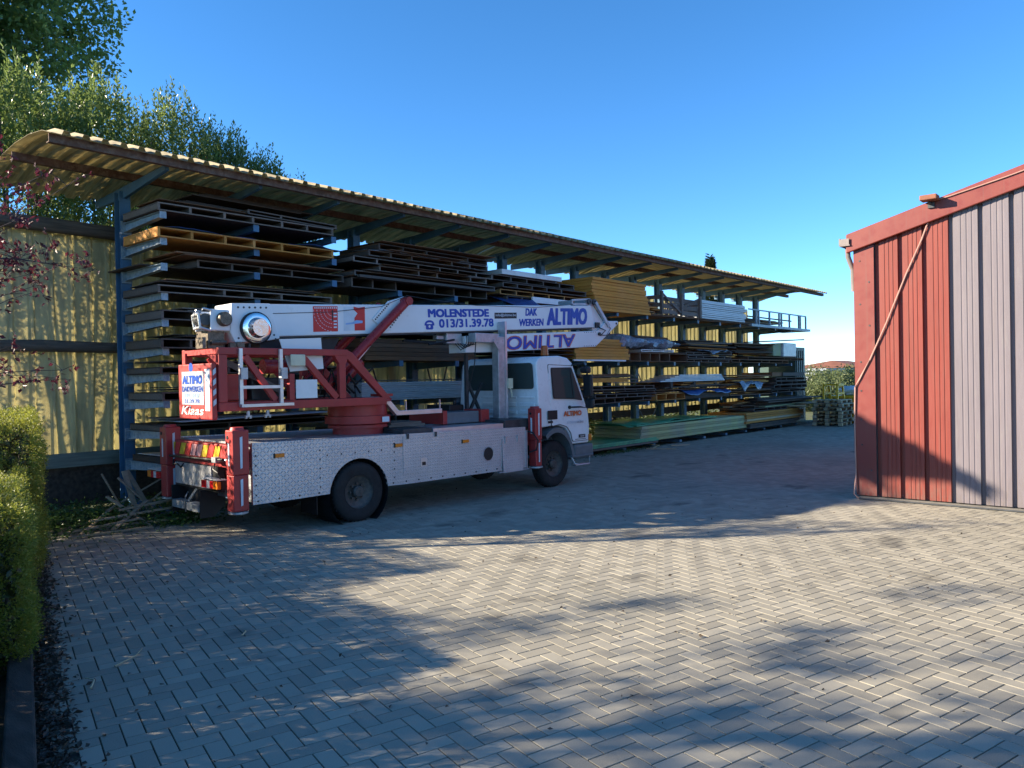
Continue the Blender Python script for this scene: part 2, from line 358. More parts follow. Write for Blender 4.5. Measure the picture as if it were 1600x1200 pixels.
def paver_verts(n, lx, ly, zt, tl):
    sx = np.array([-1, 1, 1, -1]); sy = np.array([-1, -1, 1, 1]); V = []
    for ins, dz in ((c, 0), (0, -c), (0, -.045)):
        X = sx*(lx[:, None]-ins); Y = sy*(ly[:, None]-ins); V.append(np.stack([X, Y, zt[:, None]+dz+(tl[:, :1]*X+tl[:, 1:]*Y)*(dz > -.02)], 2))
    return np.concatenate(V, 1)
PF = np.array([[0, 1, 2, 3]]+[[i+4, (i+1) % 4+4, (i+1) % 4, i] for i in range(4)]+[[i+8, (i+1) % 4+8, (i+1) % 4+4, i+4] for i in range(4)])
infr = (px > -30) & (px < 1630) & (py < 1225)
order = np.argsort(np.where(infr, D, 1e9))[:300]; single = np.zeros(n, bool); single[order] = True
rest = ~single; m_ = rest.sum()
V = paver_verts(m_, lx[rest], ly[rest], zt[rest], tl[rest])
co, si = np.cos(A2[rest])[:, None], np.sin(A2[rest])[:, None]
V = np.stack([V[..., 0]*co-V[..., 1]*si+C2[rest, 0:1], V[..., 0]*si+V[..., 1]*co+C2[rest, 1:2], V[..., 2]], 2).reshape(-1, 3)
loops = (np.arange(m_)[:, None, None]*12+PF[None]).ravel()
o = npmesh('paving_blocks', V, loops, np.full(m_*9, 4), 'paver_rest', pav, attr=np.repeat(rng.random(m_), 9)); tag(o, kind='stuff')
variants = []
for q in range(8):
    VV = paver_verts(1, lx[:1], ly[:1], np.array([rng.normal(0, .0004)]), rng.normal(0, .0016, (1, 2)))[0]
    me = bpy.data.meshes.new('paver'); me.from_pydata([tuple(a) for a in VV], [], [tuple(f) for f in PF.tolist()]); me.materials.append(MATS['paver_single']); variants.append(me)
for q, i in enumerate(np.where(single)[0]):
    o = bpy.data.objects.new('paver', variants[q % 8]); col.objects.link(o); o.location = (C2[i, 0], C2[i, 1], 0); o.rotation_euler = (0, 0, A2[i]+(math.pi if q % 3 else 0)); o.parent = pav
# timber edging beside the bed, litter
sl_ = MB()
a = e0-ed*4+en*.19; b = e0+ed*1.55+en*.19
sl_.beam((*a, .03), (*b, .03), .13, .2)
tag(sl_.build('timber_edging', 'sleeper', bev=.012), 'dark old timber sleeper edging the planting bed at bottom left', 'edging')
nl = 5200; tt = rng.random(nl)*8.5-3; off = rng.normal(.06, .06, nl); P = np.c_[e0+np.outer(tt, ed)+np.outer(off, en), rng.random(nl)*.02+.003]
tag(leaves('leaf_litter', P, np.c_[rng.normal(size=(nl, 2)), rng.normal(0, .25, nl)], rng.uniform(.02, .05, nl), rng.uniform(.012, .03, nl), 'leaf_dead', nrm=np.tile([0, 0, 1.], (nl, 1))),
    'dark dead leaf litter along the edge of the paving', 'leaf litter', kind='stuff')
for q, (x, y, a, L) in enumerate(((1.95, 5.0, 20, .32), (1.72, 4.75, 60, .2), (2.75, 4.9, 35, .12))):
    t = MB().tube([(x, y, .012), (x+math.cos(R(a))*L*.5, y+math.sin(R(a))*L*.5, .022), (x+math.cos(R(a+18))*L, y+math.sin(R(a+18))*L, .01)], [.006, .005, .003], 5).build('twig', 'wood_pale')
    tag(t, ['long pale twig lying on the paving beside the planting bed', 'short twig on the paving just below the longer one', 'tiny twig lying further out on the shaded paving'][q], 'twig', 'twigs on the paving')

# ------------------------------------------------------------------ storage rack with canopy
X0, DX, NP = 4.66, 1.354, 17
YT, YP = 10.1, 11.35
BY = 9.75                                     # front of the stacks on the rack's feet
rack = empty('storage_rack', (X0, YP, 0), 'long blue steel cantilever rack with corrugated canopy roof along the yard', 'storage rack')
def RB(): return MB()
def rbuild(mb, name, m, **k):
    o = mb.build(name, m, rack, **k); o.matrix_parent_inverse = Matrix.Translation((-X0, -YP, 0)); return o
near_lv = [3.95, 3.60, 3.26, 2.87, 2.52, 2.14, 1.80, 1.445, 1.03, .60]
far_lv = [3.2, 2.03, 1.03]
mid_lv = [3.2, 2.0, 1.33, .62]
for k in range(NP):
    x = X0+DX*k
    p = RB(); p.box((x-.075, YP-.09, 0), (x+.075, YP-.078, 4.5)); p.box((x-.075, YP+.078, 0), (x+.075, YP+.09, 4.5)); p.box((x-.008, YP-.078, 0), (x+.008, YP+.078, 4.5))
    z = .3
    while z < 4.4: p.box((x-.055, YP-.096, z), (x-.04, YP-.0905, z+.03)); p.box((x+.04, YP-.096, z), (x+.055, YP-.0905, z+.03)); z += .117
    rbuild(p, 'post', 'blue_steel')
    b = RB(); b.prism([(YP-.1, .005), (9.95, .005), (9.95, .07), (YP-.1, .15)], x-.06, x+.06, 'x'); rbuild(b, 'foot', 'blue_steel', bev=.006)
    for z in (near_lv if k < 3 else mid_lv if k < 5 else far_lv):
        a = RB(); a.prism([(YP-.1, z-.03), (YP-.1, z+.09), (YT, z+.09), (YT, z+.02)], x-.006, x+.006, 'x')
        a.box((x-.04, YT, z+.084), (x+.04, YP-.1, z+.092)); a.prism([(YP-.1, z-.036), (YT, z+.014), (YT, z+.021), (YP-.1, z-.029)], x-.04, x+.04, 'x')
        a.box((x-.045, YT-.008, z+.0), (x+.045, YT-.001, z+.1)); a.box((x-.07, YP-.115, z-.06), (x+.07, YP-.1, z+.12))
        rbuild(a, 'arm', 'pale_steel' if k == 0 else 'blue_steel')
    br = RB(); br.prism([(12.25, 4.40), (12.25, 4.52), (9.95, 4.62), (9.95, 4.55), (YP-.1, 4.40)], x-.028, x+.028, 'x'); rbuild(br, 'roof_bracket', 'blue_steel', bev=.006)
for (ka, z0_, z1_) in ((1, 1.2, 2.9), (4, 1.2, 3.1), (7, .4, 2.0), (10, 1.25, 2.0), (10, .35, 1.0), (10, 2.2, 3.1), (15, 2.2, 3.15), (15, 1.2, 1.95), (14, .4, .95)):
    xa = X0+DX*ka; xm = xa+DX/2
    b = RB(); b.beam((xa+.08, YP, z1_), (xm-.02, YP, z0_), .014, .03); b.beam((xa+DX-.08, YP, z1_), (xm+.02, YP, z0_), .014, .03); rbuild(b, 'brace', 'dark_metal')
prof = [(9.68, 4.645), (9.95, 4.735), (10.4, 4.785), (10.9, 4.79), (11.4, 4.75), (11.9, 4.655), (12.35, 4.53)]
RX0, RX1 = 3.2, 28.75
for (y, z0_, hh, nm) in ((9.83, 4.575, .1, 'eave_beam'), (11.12, 4.63, .1, 'purlin')):
    b = RB()
    x = RX0+.02
    b.box((RX0+.02, y-.035, z0_), (RX1-.02, y-.02, z0_+hh)); b.box((RX0+.02, y-.02, z0_), (RX1-.02, y+.045, z0_+.012)); rbuild(b, nm, 'rusty')
period = .213; nsh = 24; sw = (RX1-RX0)/nsh
per = sw/5
for s_ in range(nsh):
    xs = []; zs = []
    for q in range(5):
        x = RX0+s_*sw+q*per
        xs += [x, x+per*.54, x+per*.64, x+per*.90]; zs += [0, 0, .052, .052]
    xs.append(RX0+(s_+1)*sw+.0); zs.append(0.)
    m = RB(); vs = []; jit = random.uniform(-.04, .04); lift = random.uniform(0, .008)
    pr = [(prof[0][0]+jit, prof[0][1])]+prof[1:]
    for (y, z) in pr:
        for x, dz in zip(xs, zs): vs.append((x, y, z+dz+lift))
    nn = len(xs)
    m.add(vs, [(i*nn+j, i*nn+j+1, (i+1)*nn+j+1, (i+1)*nn+j) for i in range(len(pr)-1) for j in range(nn-1)])
    o = rbuild(m, 'roof_sheet', 'roof_sheet'); so_ = o.modifiers.new('t', 'SOLIDIFY'); so_.thickness = .003; so_.offset = 1

# ------------------------------------------------------------------ corrugated fence behind the rack
FY = 12.05
fence = empty('corrugated_fence', (4, FY, 0), 'weathered yellow corrugated sheet fence behind the long rack', 'fence')
def fb(mb, name, m, **k):
    o = mb.build(name, m, fence, **k); o.matrix_parent_inverse = Matrix.Translation((-4, -FY, 0)); return o
FX0, FX1, FW = 1.7, 26.6, 1.02
x = FX0
while x < FX1:
    xs, ys = [], []; pp = FW/4
    for q in range(4): xs += [x+q*pp, x+q*pp+.165, x+q*pp+.185, x+q*pp+.225]; ys += [0, 0, -.03, -.03]
    xs.append(x+FW); ys.append(0); zt_ = 4.12+random.uniform(-.04, .03); zb = .62+random.uniform(-.03, .03); yo = random.uniform(0, .008)
    m = MB(); m.add([(a, FY+b+yo, z) for z in (zb, zt_) for a, b in zip(xs, ys)], [(j, j+1, j+1+len(xs), j+len(xs)) for j in range(len(xs)-1)])
    o = fb(m, 'fence_sheet', 'fence_sheet'); q = o.modifiers.new('t', 'SOLIDIFY'); q.thickness = .003; x += FW
x = FX0
while x < FX1-1:
    L = 4.06
    for (z, r, nm) in ((4.02, .10, 'log_rail'), (2.31, .085, 'log_rail')):
        pts = [(x+L*t, FY-.14+random.uniform(-.01, .01), z+random.uniform(-.015, .015)) for t in (0, .25, .5, .75, 1)]
        if x < 4.4: fb(MB().tube(pts, [r*random.uniform(.92, 1.05) for _ in pts], 10), nm, 'log')
    fb(MB().box((x, FY-.09, .60), (min(x+L-.01, FX1), FY-.05, .80)), 'base_or_shade_board', 'plank_teal' if x < 4 else 'wood_dark')
    if x < 5: fb(MB().box((x, FY+.0, 0), (min(x+L-.01, FX1), FY+.03, .599)), 'base_or_shade_board', 'sleeper')  # solid dark board added to paint the shade in the open gap below
    fb(MB().box((x+.3, FY+.03, 0), (x+.42, FY+.13, 4.0)), 'fence_post', 'wood_dark'); x += L

# ------------------------------------------------------------------ what lies on the rack
ORD = ['topmost', 'second from the top', 'third from the top', 'fourth from the top', 'fifth from the top', 'sixth from the top', 'seventh from the top', 'eighth from the top', 'ninth from the top', 'tenth from the top', 'eleventh from the top', 'twelfth from the top']
def frame_panel(x0, x1, z, h, label, m='wood_dark', me='wood_edge', nr=6, y0=None, y1=None, tilt=0, grp='framed panels on the rack', rot=0):
    """shuttering panel: two skins, ribs between them, an end board"""
    y0 = YT+random.uniform(-.06, .04) if y0 is None else y0; y1 = y0+1.08 if y1 is None else y1
    tilt = tilt or random.uniform(-.35, .35); rot = rot or random.uniform(-.9, .9); x1 += random.uniform(-.12, .12); h *= random.uniform(.7, 1.0)
    r = empty('framed_panel', (x0, y0, z), label, 'panel', grp, rz=R(rot)); r.rotation_euler.y = R(tilt)
    L = x1-x0; Dp = y1-y0; t = .02
    t = .013
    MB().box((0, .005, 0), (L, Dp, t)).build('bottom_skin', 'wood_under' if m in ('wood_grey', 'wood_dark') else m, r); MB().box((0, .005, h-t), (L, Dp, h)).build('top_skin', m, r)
    MB().box((0, -.004, -.001), (L, .0045, t+.003)).build('edge_strip', me, r); MB().box((0, -.004, h-t-.003), (L, .0045, h+.001)).build('edge_strip', me, r)
    for q in range(nr):
        if 0 < q < nr-1 and random.random() < .18: continue
        x = L*q/(nr-1); x = min(max(x, .018), L-.018); x += random.uniform(-.03, .03) if 0 < q < nr-1 else 0
        MB().box((x-.017, .004, t+.003), (x+.017, Dp-.004, h-t-.003)).build('rib', me if q in (0, nr-1) else m, r)
        if 0 < q < nr-1: MB().box((x-.018, -.001, t+.0035), (x+.018, .0035, h-t-.0035)).build('rib_end', me, r)
    MB().box((.03, Dp-.06, t+.001), (L-.03, Dp-.03, h-t-.001)).build('back_board', m, r)
    return r
def slab(name, x0, x1, z, h, label, m, y0=None, y1=None, cat='board', grp=None, tilt=0, rot=0, bev=.004):
    y0 = YT+random.uniform(-.05, .05) if y0 is None else y0; y1 = y0+1.05 if y1 is None else y1
    b = MB().box((0, 0, 0), (x1-x0, y1-y0, h)); o = b.build(name, m, bev=bev); o.location = (x0, y0, z); o.rotation_euler = (0, R(tilt), R(rot))
    return tag(o, label, cat, grp)
def sheet_cover(name, x0, x1, y0, y1, z, m, label, droop=.15, cat='tarpaulin', seed=1, amp=.025, side=.0):
    """crumpled tarpaulin or film: a wavy sheet with drooping front edge"""
    rs = np.random.default_rng(seed); nx, ny = 28, 14; V = []
    ph = rs.random(6)*6
    for j in range(ny):
        for i in range(nx):
            u = i/(nx-1); v_ = j/(ny-1); y = y0+(y1-y0)*v_
            zz = z+amp*(math.sin(u*17+ph[0]+3*v_)+math.sin(u*31+ph[1]-5*v_)*.6+math.sin(v_*13+ph[2]+u*4)*.5)+rs.normal(0, amp*.2)
            dr = max(0, 1-v_*5); zz -= droop*dr*(.55+.45*math.sin(u*9+ph[3])); yy = y-.03*dr
            zz -= side*max(0, abs(u-.5)*2-.8)*5
            V.append((x0+(x1-x0)*u, yy, zz))
    m_ = MB().add(V, [(j*nx+i, j*nx+i+1, (j+1)*nx+i+1, (j+1)*nx+i) for j in range(ny-1) for i in range(nx-1)], True)
    o = m_.build(name, m); q = o.modifiers.new('t', 'SOLIDIFY'); q.thickness = .004
    return tag(o, label, cat)
# left bay: ten arm levels
A_ = 'in left bay'
spec = [  # level, x0, x1, h, skin, edge, ribs, y offset
 (0, 4.58, 7.42, .150, 'wood_grey', 'wood_edge', 7, 0, 'grey framed timber panel on the highest arm level'),
 (1, 4.56, 7.36, .135, 'wood_orange', 'wood_orange', 7, -.03, 'clean orange framed timber panel under a blue tarpaulin'),
 (2, 5.15, 7.50, .120, 'wood_dark', 'wood_grey', 6, .1, 'dark framed panel set back on the third arm level'),
 (3, 4.56, 7.40, .135, 'wood_grey', 'wood_edge', 7, 0, 'grey framed panel on the fourth arm level above the boom'),
 (4, 4.60, 7.3, .130, 'wood_dark', 'wood_grey', 7, 0, 'weathered panel on the fifth arm level behind the winch'),
 (5, 4.58, 7.3, .145, 'wood_dark', 'wood_grey', 7, -.02, 'weathered panel on the sixth arm level behind the boom pivot'),
 (6, 4.57, 7.3, .120, 'wood_dark', 'wood_grey', 7, 0, 'weathered panel on the seventh arm level left of the red frame'),
 (7, 4.60, 7.3, .125, 'wood_dark', 'wood_grey', 7, .02, 'weathered panel on the eighth arm level beside the rear sign'),
 (8, 4.62, 7.3, .120, 'wood_dark', 'wood_grey', 7, 0, 'dark panel on the ninth arm level above the truck tail'),
 (9, 4.64, 7.3, .090, 'wood_dark', 'wood_dark', 6, 0, 'dark panel on the lowest arm level beside the tail light')]
for lv, x0, x1, hh, m, me, nr, yo, lab in spec:
    frame_panel(x0, x1, near_lv[lv]+.095, hh, lab+' '+A_, m, me, nr, y0=YT-.03+yo, grp='panels in the left bay')
frame_panel(5.9, 7.45, 4.2, .085, 'thin dark panel lying askew on the top grey panel '+A_, 'wood_dark', 'wood_grey', 4, y0=YT+.02, tilt=.6, grp='panels in the left bay')
for q in range(7):
    slab('thin_board', 4.75+.12*q, 7.2+random.uniform(-.4, .25), 4.2+.03*q+(.09 if q > 3 else 0), .018, f'thin dark board, {ORD[6-q]} of the loose boards high {A_}', 'wood_dark', y0=YT+.12+.05*q, y1=YT+1.1, grp='loose boards under the canopy', rot=random.uniform(-1.5, 1.5))
sheet_cover('tarpaulin', 4.75, 7.5, YT-.02, YT+1.0, 3.86, 'tarp_blue', 'dark blue tarpaulin over the orange panel in the left bay', .05, seed=3, amp=.012)
slab('metal_sheet', 4.75, 7.0, near_lv[8]+.225, .012, 'bent bluish metal sheet on the ninth arm level of the left bay', 'sheet_metal', y0=YT-.25, cat='sheet', rot=-3, tilt=-1)
slab('metal_sheet', 4.7, 6.6, near_lv[9]+.19, .012, 'bluish metal sheet on the lowest arm level of the left bay', 'sheet_metal', y0=YT-.12, cat='sheet', rot=2, tilt=2)
slab('thin_board', 4.5, 7.0, near_lv[2]+.098, .02, 'thin dark board under the set back panel in the left bay', 'wood_dark', y0=YT+.35, grp='loose boards in the left bay')
for lv in range(9):
    if lv == 1: continue
    for q in range(2 if lv > 1 else 1):
        xa = random.uniform(4.6, 5.2); zt_ = near_lv[lv]+.095+[.15, .135, .12, .135, .13, .145, .12, .125, .12][lv]+.012+.03*q
        slab('thin_board', xa, random.uniform(6.6, 7.5), zt_, random.uniform(.01, .02), f'{["lower", "upper"][q]} loose thin board lying on the panel of arm level {["one", "two", "three", "four", "five", "six", "seven", "eight", "nine"][lv]} {A_}', random.choice(['wood_grey', 'wood_dark', 'wood_brown', 'wood_edge']), y0=YT+random.uniform(-.1, .25), y1=YT+random.uniform(.7, 1.05), grp='loose boards in the left bay', rot=random.uniform(-2, 2), tilt=random.uniform(-.5, .3))
# second bay
for q in range(6): slab('thin_board', 7.7+random.uniform(0, .8), 10.9+random.uniform(-.8, .2), [3.462, 3.566, 3.694, 3.822, 3.944, 4.085][q], .009, f'thin protruding board, {ORD[5-q]} of those between the second bay panels', random.choice(['wood_grey', 'wood_brown', 'wood_edge']), y0=YT-random.uniform(.08, .2), y1=YT+.9, grp='loose boards in the second bay', rot=random.uniform(-1.5, 1.5), tilt=random.uniform(-.3, .3))
B_ = 'of the second bay stack above the boom'
st = [(3.29, 7.72, 10.95, .17, 'wood_dark', 'wood_grey', 8), (3.47, 7.72, 11.0, .10, 'wood_brown', 'wood_grey', 2), (3.575, 8.25, 10.95, .12, 'wood_brown', 'wood_edge', 7),
      (3.70, 7.72, 11.1, .125, 'wood_dark', 'wood_edge', 8), (3.83, 8.05, 11.0, .115, 'wood_brown', 'wood_grey', 7), (3.95, 8.25, 10.9, .13, 'wood_brown', 'wood_dark', 6)]
for q, (z, x0, x1, hh, m, me, nr) in enumerate(st):
    frame_panel(x0, x1, z, hh, f'framed timber panel, {ORD[5-q]} {B_}', m, me, nr, grp='panels in the second bay')
sheet_cover('plastic_film', 8.1, 9.9, YT-.06, YT+.5, 3.955, 'film_grey', 'crumpled bluish film between panels of the second bay', .03, 'film', 5, .008)
slab('long_beam', 7.75, 10.95, 3.435, .045, 'long pale grey plank on the front edge of the second bay stack', 'wood_grey', y0=YT-.16, y1=YT-.09, cat='plank')
for q in range(5):
    slab('timber_beam', 7.95, 10.6+random.uniform(-.2, .2), 2.10+.075*q, .07, f'brown timber beam, {ORD[4-q]} of the layers behind the boom underside', 'wood_brown', y0=YT+.03*q, cat='beam', grp='timber beams behind the boom')
for q in range(3): frame_panel(7.8, 11.0, 2.55+.13*q, .12, f'dark panel, {ORD[2-q]} of three hidden behind the boom', 'wood_dark', 'wood_dark', 7, grp='panels behind the boom')
for q in range(9):
    slab('profiled_sheet', 7.75, 10.35, 1.43+.034*q, .03, f'grey profiled metal sheet, {ORD[8-q]} of the stack left of the cab', 'sheet_metal', y0=YT-.15+random.uniform(-.01, .01), cat='sheet', grp='profiled sheets left of the cab', bev=.003)
slab('thin_board', 7.8, 10.3, 1.75, .02, 'dark board lying on the grey profiled sheets left of the cab', 'wood_grey', y0=YT-.1)
for q in range(3): frame_panel(7.7, 10.7, .73+.16*q, .14, f'dark panel, {ORD[2-q]} of three low behind the turntable', 'wood_dark', 'wood_grey', 8, grp='low panels behind the truck')
# third bay
C_ = 'in the third bay above the boom tip'
for q, (z, x0, x1, hh, m, me, nr) in enumerate([(3.29, 11.5, 14.3, .13, 'wood_brown', 'wood_grey', 7), (3.43, 11.3, 14.35, .13, 'wood_brown', 'wood_orange', 7), (3.57, 11.35, 14.2, .12, 'wood_brown', 'wood_grey', 7), (3.70, 11.1, 13.9, .12, 'wood_dark', 'wood_grey', 6)]):
    frame_panel(x0, x1, z, hh, f'framed timber panel, {ORD[3-q]} {C_}', m, me, nr, grp='panels in the third bay')
slab('board', 11.35, 13.3, 3.83, .1, 'short thick board with pale front edge topping the third bay', 'film_white', y0=YT-.02, y1=YT+.9)
tp_ = MB(); tp_.add([(11.3, YT-.35, 3.20), (13.2, YT-.35, 3.12), (13.2, YT+.3, 3.25), (11.3, YT+.3, 3.42), (12.2, YT-.36, 3.14), (12.2, YT-.1, 3.36)], [(0, 4, 5, 3), (4, 1, 2, 5)])
o = tp_.build('tarpaulin', 'tarp_blue'); q = o.modifiers.new('t', 'SOLIDIFY'); q.thickness = .005; tag(o, 'bright blue tarpaulin draped low over the third bay behind the boom', 'tarpaulin')
slab('window_frame', 12.2, 13.5, 3.31, .12, 'white frame leaning against panels above the boom tip', 'white_paint', y0=YT-.1, y1=YT-.06, cat='frame')
for q in range(4): frame_panel(11.3, 13.8, 2.13+.13*q, .12, f'dark panel, {ORD[3-q]} of four behind the cab roof', 'wood_dark', 'wood_dark', 6, grp='panels behind the cab roof')
# yellow shuttering stacks
for q in range(11):
    slab('shuttering_sheet', 14.5+random.uniform(-.04, .04)-.012*q, 16.9-.018*q+random.uniform(-.03, .03), 3.29+.069*q, .064, f'yellow shuttering panel, {ORD[10-q]} of the high stack right of the boom tip', 'wood_yellow', y0=YT-.05+random.uniform(-.02, .02), cat='panel', grp='high stack of yellow panels')
for q in range(7):
    slab('shuttering_sheet', 13.72+(.22 if q > 4 else 0), 15.9-(.12*max(0, q-3))+random.uniform(-.03, .03), 2.16+.069*q, .064, f'yellow shuttering panel, {ORD[6-q]} of the lower stack under the boom tip', 'wood_yellow', y0=YT-.04+random.uniform(-.02, .02), cat='panel', grp='lower stack of yellow panels')
slab('white_bearer', 13.6, 15.7, 2.12, .035, 'white bearer under the lower yellow panel stack', 'white_paint', y0=YT-.09, y1=YT-.05, cat='bearer')
# crate
cr = empty('timber_crate', (17.55, YT-.02, 3.36), 'open grey timber crate with diagonal braces on the top shelf', 'crate')
Lc, Hc, Dc = 2.1, .6, 1.05
for x in (0, Lc/2, Lc):
    for y in (0, Dc): MB().box((x-.045, y-.03, 0), (x+.045, y+.03, Hc)).build('upright', 'wood_edge', cr)
for z in (.03, .17, .36): MB().box((.05, .032, z), (Lc-.05, .052, z+.11)).build('slat', 'wood_edge', cr); MB().box((.05, Dc-.052, z), (Lc-.05, Dc-.032, z+.11)).build('slat', 'wood_edge', cr)
for z in (.03, .2, .4): MB().box((-.03, .04, z), (-.008, Dc-.04, z+.1)).build('end_slat', 'wood_edge', cr)
MB().beam((.06, -.012, .52), (Lc/2-.06, -.012, .08), .02, .05).build('brace', 'wood_edge', cr); MB().beam((Lc-.06, -.012, .52), (Lc/2+.06, -.012, .25), .02, .05).build('brace', 'wood_edge', cr)
MB().box((-.03, 0, -.06), (Lc+.03, Dc, -.005)).build('base', 'wood_dark', cr)
for q in range(10): slab('metal_profile', 19.72+random.uniform(-.03, .03), 22.7+random.uniform(-.2, .05), 3.36+.052*q, .046, f'grey metal profile bundle, {ORD[9-q]} of the stack right of the crate', 'sheet_metal', y0=YT-.03+random.uniform(-.03, .03), cat='profile', grp='metal profiles right of the crate')
for q, (x0, x1) in enumerate(((16.9, 19.4), (19.6, 22.9))): frame_panel(x0, x1, 3.292, .055, ['low brown pallet under the timber crate', 'low brown pallet under the metal profiles'][q], 'wood_brown', 'wood_brown', 5, grp='pallets on the top shelf')
# guard rail on the end of the top shelf
gr = empty('guard_rail', (22.9, YT, 3.2), 'blue steel guard rail standing on the far end of the top shelf', 'railing')
MB().box((0, -.1, .06), (5.0, .9, .14)).build('deck', 'pale_steel', gr)
g_ = MB(); g_.beam((0, 0, .60), (4.85, 0, .60), .04, .04); g_.build('top_rail', 'pale_steel', gr)
MB().beam((0, .05, .38), (3.6, .05, .38), .03, .04).build('mid_rail', 'rusty', gr)
for x in (.55, .75, 1.6, 2.4, 2.6, 3.3, 4.15, 4.3, 4.82): MB().box((x-.025, -.025, .141), (x+.025, .025, .58)).build('upright', 'pale_steel', gr)
# second far level
frame_panel(16.0, 18.8, 2.13, .24, 'brown boxed panel under the grey wrapped bundle', 'wood_brown', 'wood_brown', 7, grp='panels on the middle shelf')
frame_panel(16.6, 18.3, 2.375, .06, 'white bearers under the grey wrapped bundle', 'white_paint', 'white_paint', 4, grp='panels on the middle shelf')
bd = MB()
rs = np.random.default_rng(4); V = []; nx, na = 26, 14
for i in range(nx):
    u = i/(nx-1)
    for k in range(na):
        t = 2*math.pi*k/na; s = .82+.36*rs.random(); hgt = (.15-.05*u)*(1+.25*math.sin(u*11)+.15*math.sin(u*23+1))
        cx, sx = math.cos(t), math.sin(t)
        V.append((15.55+2.75*u, YT+.4+.47*s*np.sign(cx)*abs(cx)**.5, 2.60-.02*u+hgt*s*np.sign(sx)*abs(sx)**.6))
bd.add(V, [(i*na+k, i*na+(k+1) % na, (i+1)*na+(k+1) % na, (i+1)*na+k) for i in range(nx-1) for k in range(na)]+[tuple(range(na)), tuple(range((nx-1)*na, nx*na))], True)
tag(bd.build('wrapped_bundle', 'film_grey'), 'bundle wrapped in crumpled grey film on the middle shelf', 'bundle')
for q in range(3): frame_panel(18.85, 21.5, 2.13+.1*q, .09, f'dark panel, {ORD[2-q]} of three right of the grey wrapped bundle', 'wood_dark', 'wood_edge', 7, grp='panels on the middle shelf')
sheet_cover('plastic_film', 19.6, 21.5, YT-.1, YT+.7, 2.47, 'film_grey', 'pale crumpled film lying right of the wrapped bundle', .08, 'film', 9)
def planks(n, x0, x1, z0, z1, y0, y1, mats, desc, grp, lmin=.5, yawmax=3):
    for q in range(n):
        z = z0+(z1-z0)*q/max(1, n-1); L = (x1-x0)*random.uniform(lmin, 1); xs = x0+random.random()*(x1-x0-L)
        slab('plank', xs, xs+L, z, random.uniform(.02, .04), f'loose plank, {ORD[n-1-q]} {desc}', random.choice(mats), y0=random.uniform(y0, y0+(y1-y0)*.5), y1=random.uniform(y0+(y1-y0)*.7, y1), cat='plank', grp=grp, rot=random.uniform(-yawmax, yawmax), tilt=random.uniform(-.8, .8))
planks(10, 21.5, 25.4, 2.36, 2.72, YT-.1, YT+.9, ['wood_brown', 'wood_dark', 'wood_grey', 'wood_brown'], 'in the untidy heap on the middle shelf', 'planks on the middle shelf')
for q in range(2): frame_panel(21.6+1.2*q, 26.0+1.5*q, 2.13+.1*q, .1, ['long brown pallet under the plank heap on the middle shelf', 'long dark pallet at the far end of the middle shelf'][q], 'wood_dark', 'wood_brown', 9, grp='panels on the middle shelf')
slab('board', 24.6, 27.3, 2.82, .04, 'grey board roofing the white film block at the rack end', 'wood_grey', y0=YT-.1, tilt=-2.5)
slab('film_block', 25.6, 26.75, 2.34, .47, 'block wrapped in white film at the far end of the middle shelf', 'film_white', y0=YT-.02, cat='bundle', bev=.03)
slab('foam_block', 24.9, 25.55, 2.36, .42, 'pale yellowish block left of the white film block', 'wood_lime', y0=YT+.05, cat='block', bev=.02)
planks(9, 18.9, 21.6, 2.44, 2.70, YT-.1, YT+.8, ['wood_brown', 'wood_dark', 'wood_orange', 'wood_edge'], 'of the heap beside the wrapped bundle', 'planks beside the wrapped bundle', .55, 4)
planks(8, 17.2, 21.2, 1.43, 1.58, YT-.05, YT+.8, ['wood_brown', 'wood_orange', 'wood_dark'], 'under the grey strips', 'planks under the grey strips', .45, 2)
planks(6, 13.4, 14.6, 1.15, 1.55, YT-.05, YT+.8, ['wood_brown', 'wood_orange', 'wood_dark'], 'of the short heap behind the cab', 'short planks behind the cab', .7, 3)
planks(7, 16.95, 17.5, 3.36, 3.62, YT-.05, YT+.8, ['wood_pale', 'wood_orange', 'wood_brown'], 'wedged left of the crate', 'planks left of the crate', .6, 5)
planks(8, 22.9, 26.5, 3.35, 3.55, YT+.2, YT+.9, ['wood_brown', 'wood_grey', 'wood_pale'], 'behind the guard rail', 'planks behind the guard rail', .4, 4)
planks(10, 17.0, 19.0, 2.62, 2.80, YT+.35, YT+1.0, ['wood_brown', 'wood_edge', 'wood_dark'], 'stored behind the wrapped bundle', 'planks behind the wrapped bundle', .6, 3)
planks(9, 21.5, 24.9, 1.46, 1.72, YT-.05, YT+.9, ['wood_brown', 'wood_edge', 'wood_orange', 'wood_pale'], 'on the torn grey film', 'planks on the torn film', .4, 5)
planks(8, 14.4, 17.0, 1.66, 1.80, YT+.3, YT+1.0, ['wood_brown', 'wood_edge', 'wood_dark'], 'behind the single yellow sheet', 'planks behind the single yellow sheet', .5, 3)
planks(7, 22.0, 26.0, .70, .86, BY+.2, BY+1.1, ['wood_orange', 'wood_pale', 'wood_brown'], 'over the orange stack', 'planks over the orange stack', .4, 5)
